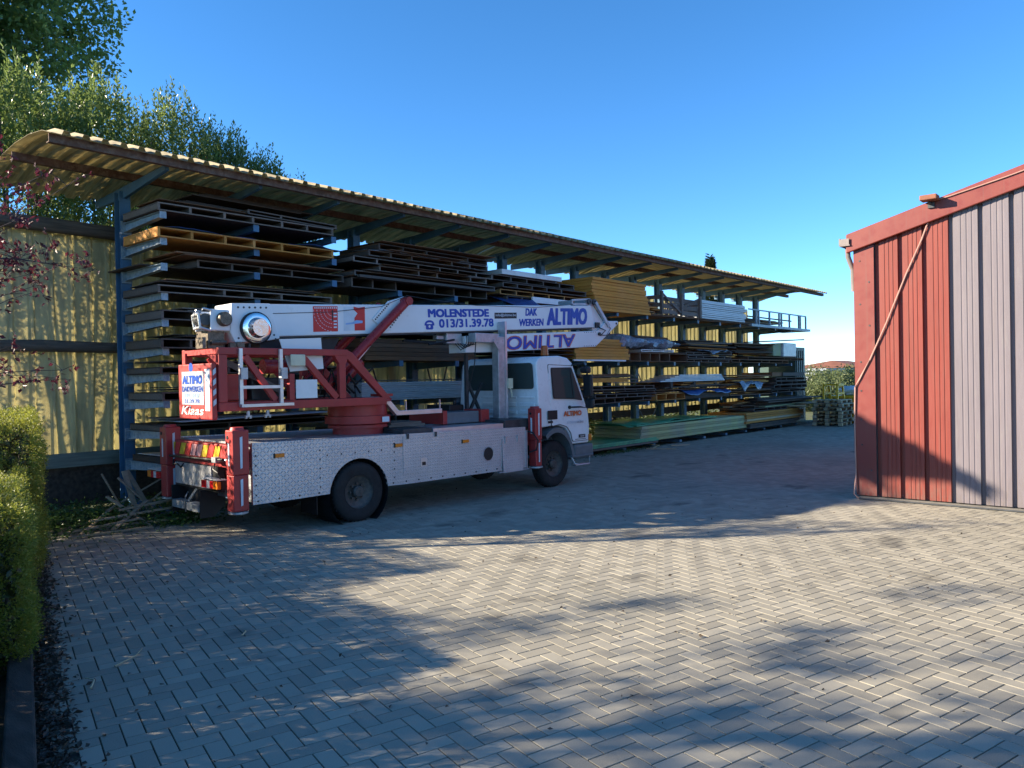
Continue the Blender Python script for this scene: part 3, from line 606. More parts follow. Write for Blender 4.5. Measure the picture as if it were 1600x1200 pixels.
# third far level
L3 = 1.125
st = [(L3, 14.5, 17.0, .14), (L3+.145, 14.45, 17.1, .12), (L3+.27, 14.4, 17.2, .06), (L3+.335, 14.3, 17.2, .12)]
for q, (z, x0, x1, hh) in enumerate(st): frame_panel(x0, x1, z, hh, f'warped dark panel, {ORD[3-q]} of the stack beside the cab mirror', 'wood_dark', 'wood_grey', 7, tilt=[-.9, .5, 0, .3][q], grp='panels beside the cab')
slab('shuttering_sheet', 14.3, 15.9, 1.63, .1, 'single yellow panel topping the stack beside the cab mirror', 'wood_yellow', cat='panel')
slab('pale_batten', 15.2, 17.2, 1.605, .018, 'pale thin batten on the stack beside the cab mirror', 'wood_edge', y0=YT-.05, y1=YT+.1, cat='batten')
frame_panel(17.15, 18.6, L3, .2, 'short orange boxed panel in the middle of the lower shelf', 'wood_orange', 'wood_orange', 4, grp='panels on the lower shelf')
frame_panel(17.2, 21.2, L3+.205, .09, 'long brown panel across the lower shelf', 'wood_brown', 'wood_brown', 9, grp='panels on the lower shelf')
frame_panel(18.7, 21.4, L3+.3, .07, 'long dark panel under the grey tube pile on the lower shelf', 'wood_dark', 'wood_dark', 7, grp='panels on the lower shelf')
slab('timber_beam', 18.7, 21.4, L3, .15, 'dark timber beam under the blue tarpaulin on the lower shelf', 'wood_dark', cat='beam')
sheet_cover('tarpaulin', 18.55, 21.3, YT-.12, YT+.5, L3+.225, 'tarp_blue', 'blue tarpaulin hanging over the lower shelf edge', .12, seed=11, amp=.015)
for q in range(5): slab('grey_tube', 17.4+.25*q, 21.1-.05*q, 1.6+.038*q, .034, f'grey metal strip, {ORD[4-q]} of the pile on the lower shelf', 'sheet_metal', y0=YT-.03, y1=YT+.6, cat='strip', grp='grey strips on the lower shelf')
for x in (17.9, 19.2, 20.5): slab('spacer_block', x, x+.12, L3+.37 if x > 18.6 else L3+.3, .1 if x > 18.6 else .17, f'dark spacer block under the grey strips, {"left" if x < 18 else "middle" if x < 20 else "right"}', 'wood_dark', cat='block', grp='spacer blocks on the lower shelf')
planks(9, 21.4, 25.0, L3, L3+.44, YT-.12, YT+.9, ['wood_brown', 'wood_orange', 'wood_brown', 'wood_grey'], 'in the brown heap on the lower shelf', 'planks on the lower shelf', .55)
sheet_cover('plastic_film', 22.1, 23.6, YT-.16, YT+.4, L3+.4, 'film_grey', 'torn grey film hanging over the brown plank heap', .25, 'film', 13)
for q in range(4): frame_panel(24.7+.1*q, 27.7-.05*q, L3+.02+.13*q, .12, f'dark pallet, {ORD[3-q]} of the stack at the lower shelf end', 'wood_dark', 'wood_grey', 7, grp='pallets at the rack end')
slab('brown_box', 24.7, 25.5, L3+.56, .13, 'brown box on the pallets at the far rack end', 'wood_brown', cat='box')
slab('grey_box', 25.52, 27.5, L3+.56, .12, 'long grey box on the pallets at the far rack end', 'wood_grey', cat='box')
# ground level stacks
for q in range(2): slab('green_board', 13.1, 16.9-.1*q, .155+.045*q, .04, ['lower green board with pale edge lying on the feet right of the cab', 'upper green board lying on the feet right of the cab'][q], 'green_board', y0=BY+.1, y1=BY+1.5, grp='flat green boards right of the cab')
slab('pale_batten', 13.1, 16.8, .11, .04, 'pale batten along the front of the flat green boards', 'wood_edge', y0=BY+.06, y1=BY+.098, cat='batten')
for q in range(5):
    slab('long_board', 16.1+random.uniform(-.05, .05), 22.3+random.uniform(-.15, .15), .16+.075*q, .07, f'long pale green edged board, {ORD[4-q]} of the wide low stack', 'wood_lime', y0=BY+.12, y1=BY+1.5, grp='wide low stack of long boards')
slab('green_board', 15.95, 20.2, .54, .03, 'bright green board covering the wide low stack', 'green_board', y0=BY+.15, y1=BY+1.5, tilt=-.5)
sheet_cover('green_net', 15.7, 20.0, BY+.25, BY+1.45, .61, 'green_board', 'crumpled green net on the wide low stack', .04, 'net', 21, .02)
for q in range(5): slab('yellow_plank', 21.9+.1*random.random(), 26.4+random.uniform(-.2, .2), .28+.065*q, .058, f'orange shuttering plank, {ORD[4-q]} of the ground stack at the far end', 'wood_orange' if q != 1 else 'wood_pale', y0=BY+.05, y1=BY+1.3, cat='plank', grp='orange planks at the far end')
for q in range(3): slab('grey_board', 22.1, 25.8+.3*q, .13+.045*q, .035, f'grey board, {ORD[2-q]} of three under the orange planks', 'wood_grey', y0=BY, y1=BY+1.2, grp='grey boards under the orange planks')
frame_panel(22.5, 25.2, .62, .1, 'dark pallet on top of the orange planks', 'wood_dark', 'wood_grey', 6, y0=BY+.05, grp='pallets at the rack end')
planks(9, 23.3, 27.9, .72, .98, BY-.1, BY+.9, ['wood_grey', 'wood_lime', 'wood_grey', 'wood_dark'], 'in the grey heap at the rack end', 'grey planks at the far end', .6, 4)
planks(5, 25.6, 27.3, .64, .76, BY-.35, BY+.3, ['wood_pale'], 'of the pale offcuts at the far end', 'pale offcuts at the far end', .3, 35)
for q, (x, y, a, L) in enumerate(((16.1, 9.55, 20, .9), (16.9, 9.5, -35, .5), (15.7, 9.5, -60, .7), (16.6, 9.7, 70, .5))):
    o = slab('offcut', 0, L, .012+.012*q, .02, f'pale stick on the paving before the green boards, {["longest", "rightmost", "leftmost", "hindmost"][q]}', 'wood_pale', y0=0, y1=.03, cat='stick', grp='sticks before the green boards', rot=a); o.location.x = x; o.location.y = y

# ------------------------------------------------------------------ heap of offcuts beside the truck
heap = [((3.45, 9.25, .03), (4.75, 8.72, .07)), ((3.3, 9.0, .05), (4.1, 8.9, .12)), ((3.4, 8.8, .03), (4.05, 9.5, .22)), ((3.75, 8.75, .05), (4.4, 9.35, .26)), ((4.2, 8.8, .03), (4.0, 9.6, .34)),
        ((4.25, 9.6, .05), (4.0, 9.75, .72)), ((4.35, 9.5, .05), (4.3, 9.8, .74)), ((4.5, 9.4, .06), (4.35, 9.85, .76)), ((4.6, 9.45, .05), (4.2, 9.75, .55)), ((3.95, 9.6, .16), (4.8, 9.3, .24)),
        ((3.2, 9.3, .03), (4.2, 9.5, .10)), ((3.6, 9.05, .14), (4.9, 8.95, .20)), ((3.85, 9.35, .10), (4.6, 9.0, .05)), ((4.1, 9.9, .1), (4.9, 9.5, .66)), ((4.3, 9.2, .04), (4.9, 9.35, .1)), ((3.3, 8.85, .02), (4.15, 8.65, .04)), ((4.45, 9.65, .1), (4.75, 9.35, .46)), ((4.0, 9.2, .20), (4.7, 9.15, .26))]
hd = ['long batten lying lowest across the front of the offcut heap', 'short batten at the left end of the offcut heap', 'batten leaning left at the front of the offcut heap', 'batten propped up in the middle of the offcut heap', 'upright leaning batten at the front of the offcut heap', 'board leaning on the blue post, leftmost', 'board leaning on the blue post, middle', 'board leaning on the blue post, right', 'short board crossing the leaning boards by the blue post', 'batten lying flat behind the leaning boards', 'flat batten at the back left of the heap', 'long pale batten across the top of the heap', 'batten lying aslant in the middle of the heap', 'steep board at the back of the heap under the tail light', 'low stub at the right end of the heap', 'thin batten on the paving at the front left of the heap', 'board leaning beneath the left tail light', 'short batten on top of the heap']
for q, (a, b) in enumerate(heap):
    a = (a[0]-.02, a[1]+.78, a[2]); b = (b[0]-.02, b[1]+.74, min(b[2], .62))
    t = MB().beam(a, b, random.uniform(.028, .05) if not 4 < q < 9 else .07, .02).build('offcut', 'offcut'); tag(t, hd[q], 'offcut', 'heap of offcuts beside the truck')

# ------------------------------------------------------------------ crane truck (local x forward, y to the far side, z up)
TR = empty('crane_truck', (6.0, 7.72, 0), 'white and red truck with folded roofing crane boom parked before the rack', 'truck', rz=R(-3))
def tb(mb, name, m, parent=None, bev=0, seg=2): return mb.build(name, m, parent or TR, bev, seg)
TW = 1.93
tb(MB().box((-1.45, .55, .50), (4.3, .65, .68)).box((-1.45, 1.28, .50), (4.3, 1.38, .68)).box((-.1, .2, .30), (.05, 1.75, .42)).box((3.68, .2, .28), (3.82, 1.75, .40)).box((1.0, .3, .35), (2.0, .7, .6)), 'chassis', 'black')
tb(MB().tube([(-.03, .2, .37), (-.03, 1.75, .37)], .07).tube([(3.75, .2, .37), (3.75, 1.75, .37)], .06), 'axle', 'black')
# side panels with wheel arch
def side_panel(y0, y1, name):
    cx, cz, rr = -.04, .36, .435
    arc = [(cx+rr*math.cos(t), cz+rr*math.sin(t)) for t in np.linspace(R(174.5), R(5.5), 19)]
    poly = [(-1.46, .395)]+arc+[(3.03, .385), (3.0, 1.012), (-1.48, 1.085)]
    # built as a strip so that the concave outline stays clean
    m = MB(); xs = sorted(set([-1.46, -1.0]+[p[0] for p in arc]+[.7, 1.3, 1.9, 2.5, 3.0]))
    def bot(x): return cz+math.sqrt(max(0, rr*rr-(x-cx)**2)) if abs(x-cx) < rr*.9955 else .395-.003*(x > 0)
    def top(x): return 1.085-(x+1.46)*.0163
    vs = []
    for x in xs: vs += [(x, y0, bot(x)), (x, y0, top(x)), (x, y1, bot(x)), (x, y1, top(x))]
    fs = []
    for i in range(len(xs)-1):
        a, b = 4*i, 4*i+4; fs += [(a, b, b+1, a+1), (a+3, b+3, b+2, a+2), (a+1, b+1, b+3, a+3), (a+2, b+2, b, a)]
    n_ = 4*(len(xs)-1); fs += [(0, 1, 3, 2), (n_, n_+2, n_+3, n_+1)]
    m.add(vs, fs); return tb(m, name, 'checker')
sp_ = side_panel(0, .03, 'side_panel'); side_panel(TW-.03, TW, 'side_panel')
tb(MB().prism([(-1.455, 1.04), (3.0, .967), (3.0, 1.0), (-1.455, 1.073)], .031, TW-.031), 'deck', 'checker')
tb(MB().box((-1.445, .031, .42), (-1.425, TW-.031, 1.035)).box((2.97, .031, .42), (2.99, TW-.031, .96)), 'bulkhead', 'galv')
tb(MB().prism([(-.6, .42), (-.6, .9), (.5, .9), (.5, .42)], .5, .52), 'inner_wing', 'black')
tb(MB().lathe([(.435, .004), (.435, .48), (.1, .48)], (-.04, 0, .36), 'y', 36), 'wheel_arch_liner', 'black')
d1 = tb(MB().box((.64, -.008, .53), (1.26, -.001, 1.02)), 'locker_door', 'checker'); tb(MB().box((.93, -.014, .60), (1.03, -.0085, .71)), 'latch', 'alu', d1); tb(MB().box((.95, -.018, .615), (1.01, -.0145, .66)), 'handle', 'black', d1)
for x in (.70, 1.18): tb(MB().box((x, -.02, .985), (x+.035, -.0085, 1.05)), 'hinge', 'dark_metal', d1)
d2 = tb(MB().prism([(-.012, .86), (-.004, .86), (-.008, .60), (-.022, .36), (-.030, .36), (-.016, .60)], 2.48, 2.91, 'x'), 'locker_door', 'checker')
for x in (2.53, 2.80): tb(MB().box((x, -.03, .80), (x+.03, -.013, .90)), 'clasp', 'alu', d2)
tb(MB().box((2.40, -.02, .362), (3.05, .02, .382)).box((3.0, -.01, .383), (3.03, .0, .96)), 'sill', 'galv')
tb(MB().lathe([(.001, -.003), (.095, -.003), (.095, .0)], (2.2, 0, .665), 'y', 28), 'round_opening', 'black'); tb(MB().lathe([(.095, -.004), (.106, -.006), (.106, -.0005)], (2.2, 0, .665), 'y', 28), 'opening_rim', 'galv')
for x, z in ((-1.19, .90), (.51, .89), (1.69, .86)): s = tb(MB().box((x, -.022, z), (x+.115, -.001, z+.045)), 'side_marker', 'lamp_orange', bev=.005); tb(MB().box((x-.012, -.012, z-.006), (x-.0005, -.001, z+.051)), 'marker_base', 'black', s)
rv = MB()
for x in list(np.arange(-1.40, -.55, .26))+list(np.arange(.48, 2.45, .21)): rv.lathe([(.001, -.004), (.011, -.004), (.013, -.0005)], (x, 0, .43), 'y', 8)
for z in np.arange(.5, 1.0, .11): rv.lathe([(.001, -.004), (.009, -.004), (.011, -.0005)], (-1.42, 0, z), 'y', 8); rv.lathe([(.001, -.004), (.009, -.004), (.011, -.0005)], (.50, 0, z), 'y', 8); rv.lathe([(.001, -.004), (.009, -.004), (.011, -.0005)], (-.60, 0, z), 'y', 8)
for x in np.arange(-.5, .5, .2): rv.lathe([(.001, -.004), (.009, -.004), (.011, -.0005)], (x, 0, .87), 'y', 8)
tb(rv, 'rivets', 'dark_metal')
# wheels
def wheel(x, y0, s, r=.372, wd=.2):
    e = bpy.data.objects.new('wheel', None); col.objects.link(e); e.parent = TR; e.location = (x, y0, r)
    p = [(r*.56, .02), (r*.80, 0), (r*.93, .008), (r*.985, .03), (r, .06), (r, wd-.06), (r*.985, wd-.03), (r*.8, wd), (r*.56, wd-.02)]
    t = MB().lathe([(a, h*s) for a, h in p], (0, 0, 0), 'y', 40)
    for k in range(44):
        a = 2*math.pi*k/44; t.beam((r*1.004*math.cos(a), .045*s, r*1.004*math.sin(a)), (r*1.004*math.cos(a+.05), (wd-.045)*s, r*1.004*math.sin(a+.05)), .012, .012)
    tb(t, 'tyre', 'tyre', e)
    q = MB().lathe([(r*.565, .015*s), (r*.55, .03*s), (r*.50, .05*s), (r*.42, .055*s), (r*.34, .085*s), (r*.2, .09*s), (r*.2, .03*s), (r*.15, .012*s), (.001, .01*s)], (0, 0, 0), 'y', 32)
    for k in range(8): a = 2*math.pi*k/8; q.lathe([(.001, .055*s), (.014, .055*s), (.014, .09*s)], (r*.27*math.cos(a), 0, r*.27*math.sin(a)), 'y', 6)
    tb(q, 'rim', 'rim', e)
wheel(-.03, .015, 1); wheel(-.03, .25, 1); wheel(-.03, TW-.015, -1); wheel(3.75, .07, 1); wheel(3.75, TW-.07, -1)
tb(MB().box((-.62, .06, .16), (-.61, .42, .62)), 'mud_flap', 'black')
# rear end
tb(MB().box((-1.60, .2, .80), (-1.50, 1.74, 1.06)), 'rear_beam', 'truck_red', bev=.008)
for q in range(9):
    y = 1.93-.155*q; mcol = ['print_yellow', 'print_red', 'print_yellow', 'print_red', 'print_pink', 'print_pink', 'print_yellow', 'print_red', 'print_yellow'][q]
    if y-.24 < .24: continue
    tb(MB().prism([(y-.16, .895), (y-.03, .895), (y-.10, 1.035), (y-.23, 1.035)], -1.607, -1.601, 'x'), 'warning_stripe', mcol)
tb(MB().tube([(-1.66, 1.74, .865), (-1.66, .55, .885), (-1.66, .3, .90)], .016), 'rod', 'black'); tb(MB().box((-1.69, .42, .86), (-1.63, .52, .92)).tube([(-1.66, .42, .885), (-1.62, .2, .90), (-1.6, .1, .86)], .013), 'clamp', 'galv')
tb(MB().tube([(-1.65, 1.66, .82), (-1.68, 1.6, .77), (-1.67, 1.5, .78), (-1.66, 1.42, .74), (-1.66, 1.35, .79)], .01, 6), 'hose', 'black'); tb(MB().tube([(-1.65, .52, .84), (-1.68, .5, .78), (-1.66, .43, .74), (-1.64, .4, .66)], .01, 6), 'hose', 'black')
tb(MB().box((-1.615, .70, .53), (-1.601, 1.70, .79)), 'rear_plate', 'checker'); tb(MB().box((-1.60, .55, .50), (-1.52, 1.72, .80)), 'rear_box', 'black')
for y0_, s in ((.36, 1), (1.96, -1)):
    l = bpy.data.objects.new('tail_light', None); col.objects.link(l); l.parent = TR
    cs = ['lamp_orange', 'lamp_red', 'lamp_clear', 'lamp_red']; ys = [0, .11, .20, .28, .42]
    for q in range(4):
        if s > 0: a, b = y0_+ys[q], y0_+ys[q+1]
        else: a, b = y0_+.42-ys[q+1], y0_+.42-ys[q]
        tb(MB().box((-1.70, a+.001, .56), (-1.655, b-.001, .645)), 'lens', cs[q], l, .004)
    tb(MB().box((-1.654, y0_-.01, .55), (-1.60, y0_+.43, .655)), 'housing', 'black', l); tb(MB().box((-1.70, y0_, .66), (-1.58, y0_+.40, .668)), 'cover', 'film_white', l)
tw_ = tb(MB().prism([(-1.66, .50), (-1.35, .50), (-1.35, .30), (-1.5, .17), (-1.66, .17)], .90, .92).prism([(-1.66, .50), (-1.35, .50), (-1.35, .30), (-1.5, .17), (-1.66, .17)], 1.70, 1.72).box((-1.50, .92, .18), (-1.48, 1.70, .48)), 'tow_bracket', 'black')
tb(MB().box((-1.67, .93, .24), (-1.56, 1.27, .33)).box((-1.67, 1.36, .24), (-1.56, 1.68, .33)).beam((-1.6, 1.35, .33), (-1.55, 1.2, .5), .03, .03).tube([(-1.63, 1.3, .45), (-1.67, 1.28, .40), (-1.66, 1.33, .30), (-1.62, 1.4, .2)], .01, 6), 'tow_bar', 'galv', tw_)
def outrigger(x0, x1, y0, y1, z0, z1, near=True):
    e = bpy.data.objects.new('outrigger', None); col.objects.link(e); e.parent = TR
    tb(MB().box((x0, y0, z0+.40), (x1, y1, z1)), 'outer_tube', 'truck_red', e, .012); tb(MB().box((x0+.006, y0+.006, z0), (x1-.006, y1-.006, z0+.399)), 'inner_tube', 'truck_red', e, .012)
    tb(MB().lathe([(.001, 0), (.11, 0), (.11, -.02), (.06, -.035), (.001, -.035)], ((x0+x1)/2, (y0+y1)/2, z0-.005), 'z', 20), 'foot_plate', 'galv', e)
    tb(MB().lathe([(.001, .03), (.07, .03), (.08, 0)], ((x0+x1)/2, (y0+y1)/2, z1), 'z', 18), 'cap', 'truck_red', e)
    if near:
        xc = (x0+x1)/2
        for (za, zb) in ((z0+.47, z1-.07), (z0+.06, z0+.36)): tb(MB().prism([(xc-.012, za), (xc+.012, za+.01), (xc+.016, zb), (xc-.014, zb-.01)], y0-.004, y0-.001, 'y'), 'reflective_tape', 'print_pale', e); 
        yc = (y0+y1)/2
        tb(MB().prism([(yc-.01, z0+.5), (yc+.02, z0+.5), (yc+.02, z1-.14), (yc-.01, z1-.15)], x0-.004, x0-.001, 'x'), 'reflective_tape', 'print_pale', e)
        tb(MB().lathe([(.001, -.008), (.02, -.008), (.022, 0)], (x0, y1-.06, z1-.08), 'x', 12), 'bolt', 'black', e)
    return e
outrigger(-1.70, -1.51, -.03, .15, .345, 1.24); outrigger(-1.70, -1.51, 1.76, 1.96, .345, 1.22)
outrigger(3.12, 3.27, -.10, .06, .40, 1.29); outrigger(3.12, 3.27, 1.87, 2.03, .40, 1.29, False)
tb(MB().box((3.1, .061, .72), (3.28, 1.86, .92)), 'outrigger_beam', 'truck_red', bev=.008)
tb(MB().tube([(3.02, .02, .95), (3.10, -.06, .92), (3.13, -.14, .80), (3.10, -.13, .66), (3.05, -.03, .62)], .013, 7), 'hydraulic_hose', 'black')
# deck furniture
tb(MB().box((1.25, .10, 1.015), (2.62, .75, 1.085)), 'deck_ledge', 'alu'); tb(MB().box((.75, .12, 1.025), (1.245, .75, 1.10)), 'deck_step', 'dark_metal')
tb(MB().box((2.63, .08, .99), (3.30, .9, 1.13)), 'support_foot', 'dark_metal', bev=.006)
tb(MB().box((1.78, .5, 1.10), (1.86, 1.3, 1.30)), 'winch_bracket', 'truck_red', bev=.006); tb(MB().box((2.55, .5, 1.10), (2.72, .9, 1.29)), 'winch_bracket', 'truck_red', bev=.006); tb(MB().box((1.862, .55, 1.10), (2.545, 1.2, 1.27)), 'control_box', 'grey_plastic', bev=.008)
tb(MB().box((.95, .7, 1.09), (1.6, 1.25, 1.13)).box((1.0, .72, 1.131), (1.55, 1.2, 1.16)), 'pad_stack', 'wood_edge')
tb(MB().prism([(.72, 1.56), (.94, 1.34), (1.72, 1.34), (1.72, 1.275), (.90, 1.275), (.66, 1.52)], .45, .53), 'hook_arm', 'alu', bev=.004); [tb(MB().box((x, .48, 1.341), (x+.015, .5, 1.47)), 'hook_pin', 'alu') for x in (1.08, 1.70)]
tb(MB().box((2.92, .48, 1.131), (3.07, .62, 2.42)), 'support_post', 'galv', bev=.006); tb(MB().box((3.071, .47, 1.131), (3.11, .63, 2.66)), 'support_post_face', 'alu')
tb(MB().box((2.42, .46, 2.32), (2.919, .62, 2.46)).beam((2.95, .455, 2.20), (2.80, .455, 2.36), .01, .05), 'support_arm', 'galv', bev=.005)
tb(MB().beam((2.62, .9, 1.1), (2.62, .9, 2.15), .05, .05).beam((2.62, .9, 1.75), (2.95, .9, 1.15), .04, .04).beam((2.95, .9, 1.7), (2.62, .9, 1.15), .04, .04), 'support_brace', 'dark_metal')
tb(MB().box((3.10, .44, 1.60), (3.2, .52, 1.76)).tube([(3.15, .45, 1.6), (3.17, .44, 1.52), (3.18, .45, 1.46)], .01, 6), 'cable_box', 'cream_box')
tb(MB().box((2.3, .95, 1.1), (2.6, 1.5, 1.36)).tube([(2.45, 1.0, 1.36), (2.45, 1.0, 1.44)], .03, 8), 'pump', 'black', bev=.02)
# cab
cabp = [(3.40, .97), (3.36, 1.35), (3.38, 1.98), (3.43, 2.06), (3.55, 2.10), (3.95, 2.115), (4.16, 2.08), (4.27, 2.0), (4.50, 1.42), (4.61, 1.18), (4.64, .9), (4.61, .66), (4.16, .66), (4.12, .82), (4.02, .93), (3.85, .985), (3.65, .985)]
def cin(z): return .05+max(0, z-1.35)*.085
def cabshell(y_of, name, m, poly, parent=None, bev=0):
    n_ = len(poly); vs = [(x, cin(z)+y_of, z) for x, z in poly]+[(x, TW-cin(z)-y_of, z) for x, z in poly]
    mb = MB().add(vs, [tuple(range(n_)), tuple(range(2*n_-1, n_-1, -1))]+[(i, i+n_, (i+1) % n_+n_, (i+1) % n_) for i in range(n_)]); return tb(mb, name, m, parent, bev, 3)
cab = cabshell(0, 'cab', 'truck_white', cabp, bev=.024)
def onside(poly, name, m, parent, out=.006, t=.005, bev=.0):
    """plate lying on the near cab side"""
    n_ = len(poly); vs = [(x, cin(z)-out, z) for x, z in poly]+[(x, cin(z)-out+t, z) for x, z in poly]
    return tb(MB().add(vs, [tuple(range(n_)), tuple(range(2*n_-1, n_-1, -1))]+[(i, i+n_, (i+1) % n_+n_, (i+1) % n_) for i in range(n_)]), name, m, parent, bev)
def rounded(poly, r=.04, n=4):
    out = []; k = len(poly)
    for i in range(k):
        p0, p1, p2 = (Vector(poly[(i+j) % k]) for j in (-1, 0, 1)); a = p1+(p0-p1).normalized()*r; b = p1+(p2-p1).normalized()*r
        for q in range(n+1): t = q/n; out.append(tuple((1-t)**2*a+2*t*(1-t)*p1+t*t*b))
    return out
onside(rounded([(3.655, .975), (3.645, 1.975), (4.255, 1.955), (4.475, 1.41), (4.555, 1.1), (4.585, .70), (4.17, .70), (4.13, .84), (4.03, .95), (3.85, 1.0)], .03), 'door_gap', 'print_black', cab, .004, .003)
door = onside(rounded([(3.665, .985), (3.655, 1.965), (4.25, 1.945), (4.465, 1.41), (4.545, 1.1), (4.575, .71), (4.18, .71), (4.14, .85), (4.035, .96), (3.85, 1.01)], .03), 'door', 'truck_white', cab, .012, .0075)
onside(rounded([(3.71, 1.42), (3.70, 1.92), (4.225, 1.925), (4.445, 1.37), (4.24, 1.40)], .03), 'window_seal', 'black', door, .016, .0035)
onside(rounded([(3.73, 1.435), (3.72, 1.905), (4.155, 1.905), (4.195, 1.42)], .03), 'window', 'glass', door, .0195, .003); onside(rounded([(4.215, 1.415), (4.185, 1.9), (4.225, 1.88), (4.42, 1.385)], .015), 'quarter_window', 'glass', door, .0195, .003)
tb(MB().box((3.56, .026, 1.09), (3.79, .036, 1.235)), 'handle', 'black', door, .012); tb(MB().box((3.57, .032, 1.035), (3.68, .0375, 1.07)), 'badge', 'black', door)
text('ALTIMO', 'lettering', 'print_orange', door, (3.95, .036, 1.125), (1, 0, 0), (0, 0, 1), .46, .085, .08); text('altimo.be', 'lettering', 'print_pale', door, (4.02, .036, 1.0), (1, 0, 0), (0, 0, 1), .42, .06, .01)
text('o.be', 'lettering', 'galv', door, (4.28, .0345, 1.002), (1, 0, 0), (0, 0, 1), .18, .05, .01)
tb(MB().box((4.33, .031, .755), (4.50, .0375, .81)), 'maker_badge', 'print_black', door); text('DAF', 'lettering', 'white_paint', door, (4.37, .0305, .768), (1, 0, 0), (0, 0, 1), .1, .03, .01)
tb(MB().box((4.24, .0325, .728), (4.52, .0375, .738)), 'trim_line', 'grey_plastic', door)
tb(MB().prism(rounded([(1.70, 1.56), (1.0, 1.56), (1.0, 1.99), (1.62, 1.99)], .06), 3.349, 3.362, 'x'), 'rear_window', 'glass', cab); tb(MB().prism(rounded([(.80, 1.585), (.14, 1.585), (.17, 2.0), (.80, 2.0)], .06), 3.349, 3.362, 'x'), 'rear_window', 'glass', cab)
for (ya, yb) in ((.13, .46), (.52, .86), (.92, 1.3), (1.36, 1.75)):
    for z in (1.06, 1.18, 1.30): tb(MB().box((3.352, ya, z), (3.385, yb, z+.07)), 'pressing', 'truck_white', cab, .012)
    tb(MB().box((3.352, ya, 1.43), (3.372, yb, 1.47)), 'pressing', 'truck_white', cab, .009)
tb(MB().add([(4.30, .14, 1.94), (4.30, TW-.14, 1.94), (4.515, TW-.11, 1.42), (4.515, .11, 1.42)], [(0, 1, 2, 3)]), 'windscreen', 'glass', cab)
tb(MB().box((4.635, .2, .75), (4.66, TW-.2, 1.15)), 'grille', 'grey_plastic', cab, .01)
tb(MB().box((4.22, .03, .40), (4.72, TW-.03, .645)), 'bumper', 'grey_plastic', cab, .04, 3)
for y in (.12, TW-.4): tb(MB().box((4.722, y, .47), (4.73, y+.28, .6)), 'headlight', 'lamp_clear', cab)
tb(MB().box((4.60, .02, .69), (4.66, .06, .80)), 'indicator', 'lamp_orange', cab, .01)
st_ = tb(MB().box((4.10, -.01, .44), (4.66, .2, .475)).box((4.12, .16, .475), (4.60, .2, .655)), 'step', 'grey_plastic', cab, .012)
tb(MB().tube([(4.10, .01, .45), (4.17, .0, .335), (4.30, .0, .315), (4.56, .0, .315), (4.58, .01, .44)], .014, 8).box((4.2, -.0, .30), (4.56, .12, .315)), 'lower_step', 'alu', st_)
arc1 = [(3.75+.44*math.cos(t), .40+.56*math.sin(t)) for t in np.linspace(R(128), R(8), 12)]; arc0 = [(3.75+.385*math.cos(t), .40+.48*math.sin(t)) for t in np.linspace(R(8), R(128), 12)]
mg = MB()
for i in range(11):
    a, b = arc1[i], arc1[i+1]; c_, d_ = arc0[11-i], arc0[10-i]
    mg.add([(a[0], .01, a[1]), (b[0], .01, b[1]), (d_[0], .01, d_[1]), (c_[0], .01, c_[1]), (a[0], .34, a[1]), (b[0], .34, b[1]), (d_[0], .34, d_[1]), (c_[0], .34, c_[1])], [(0, 1, 2, 3), (0, 4, 5, 1), (3, 2, 6, 7)])
tb(mg, 'mudguard', 'grey_plastic', cab)
tb(MB().prism([(3.42, .90), (3.62, .98), (4.02, .99), (4.1, .94), (3.5, .86)], .35, .36), 'inner_arch', 'black', cab)
# mirrors
mi = bpy.data.objects.new('mirror', None); col.objects.link(mi); mi.parent = TR
tb(MB().box((4.33, -.24, 1.43), (4.40, -.06, 1.80)), 'main_mirror', 'black', mi, .03, 3); tb(MB().box((4.35, -.25, 1.24), (4.42, -.08, 1.405)), 'wide_mirror', 'black', mi, .04, 3); tb(MB().box((4.27, -.22, 1.82), (4.38, -.05, 1.93)), 'kerb_mirror', 'black', mi, .03)
tb(MB().tube([(4.22, .08, 1.96), (4.33, -.08, 1.99), (4.37, -.13, 1.9), (4.37, -.14, 1.25), (4.28, -.05, 1.27), (4.12, .04, 1.27)], .014, 8).tube([(4.12, .045, 1.27), (4.10, .03, 1.27)], .03, 8), 'mirror_arm', 'black', mi)
be = bpy.data.objects.new('beacon', None); col.objects.link(be); be.parent = TR
tb(MB().lathe([(.001, .16), (.05, .16), (.06, .13), (.06, .03), (.065, .03), (.065, 0)], (3.92, .40, 2.13), 'z', 16), 'dome', 'beacon', be); tb(MB().tube([(3.92, .40, 2.09), (3.92, .40, 2.129)], .045, 12), 'stem', 'black', be)
# turntable and red slewing frame
tt_ = bpy.data.objects.new('turntable', None); col.objects.link(tt_); tt_.parent = TR
TC = (.50, .80)
tb(MB().lathe([(.001, 0), (.34, 0), (.34, .10), (.40, .10), (.40, .14), (.36, .16)], (*TC, 1.03), 'z', 32), 'base_ring', 'truck_red', tt_); tb(MB().lathe([(.36, .16), (.44, .16), (.44, .26), (.40, .265), (.40, .44), (.46, .445), (.46, .49), (.001, .49)], (*TC, 1.03), 'z', 36), 'slew_ring', 'truck_red', tt_)
for q in range(18):
    a = 2*math.pi*q/18; tb(MB().lathe([(.001, .012), (.014, .012), (.014, 0)], (TC[0]+.43*math.cos(a), TC[1]+.43*math.sin(a), 1.476+.044), 'z', 6), 'bolt', 'dark_metal', tt_) if q % 3 == 0 else None
tb(MB().box((.585, .358, 1.205), (.70, .3595, 1.275)), 'sticker', 'print_pale', tt_)
fr = bpy.data.objects.new('slewing_frame', None); col.objects.link(fr); fr.parent = TR
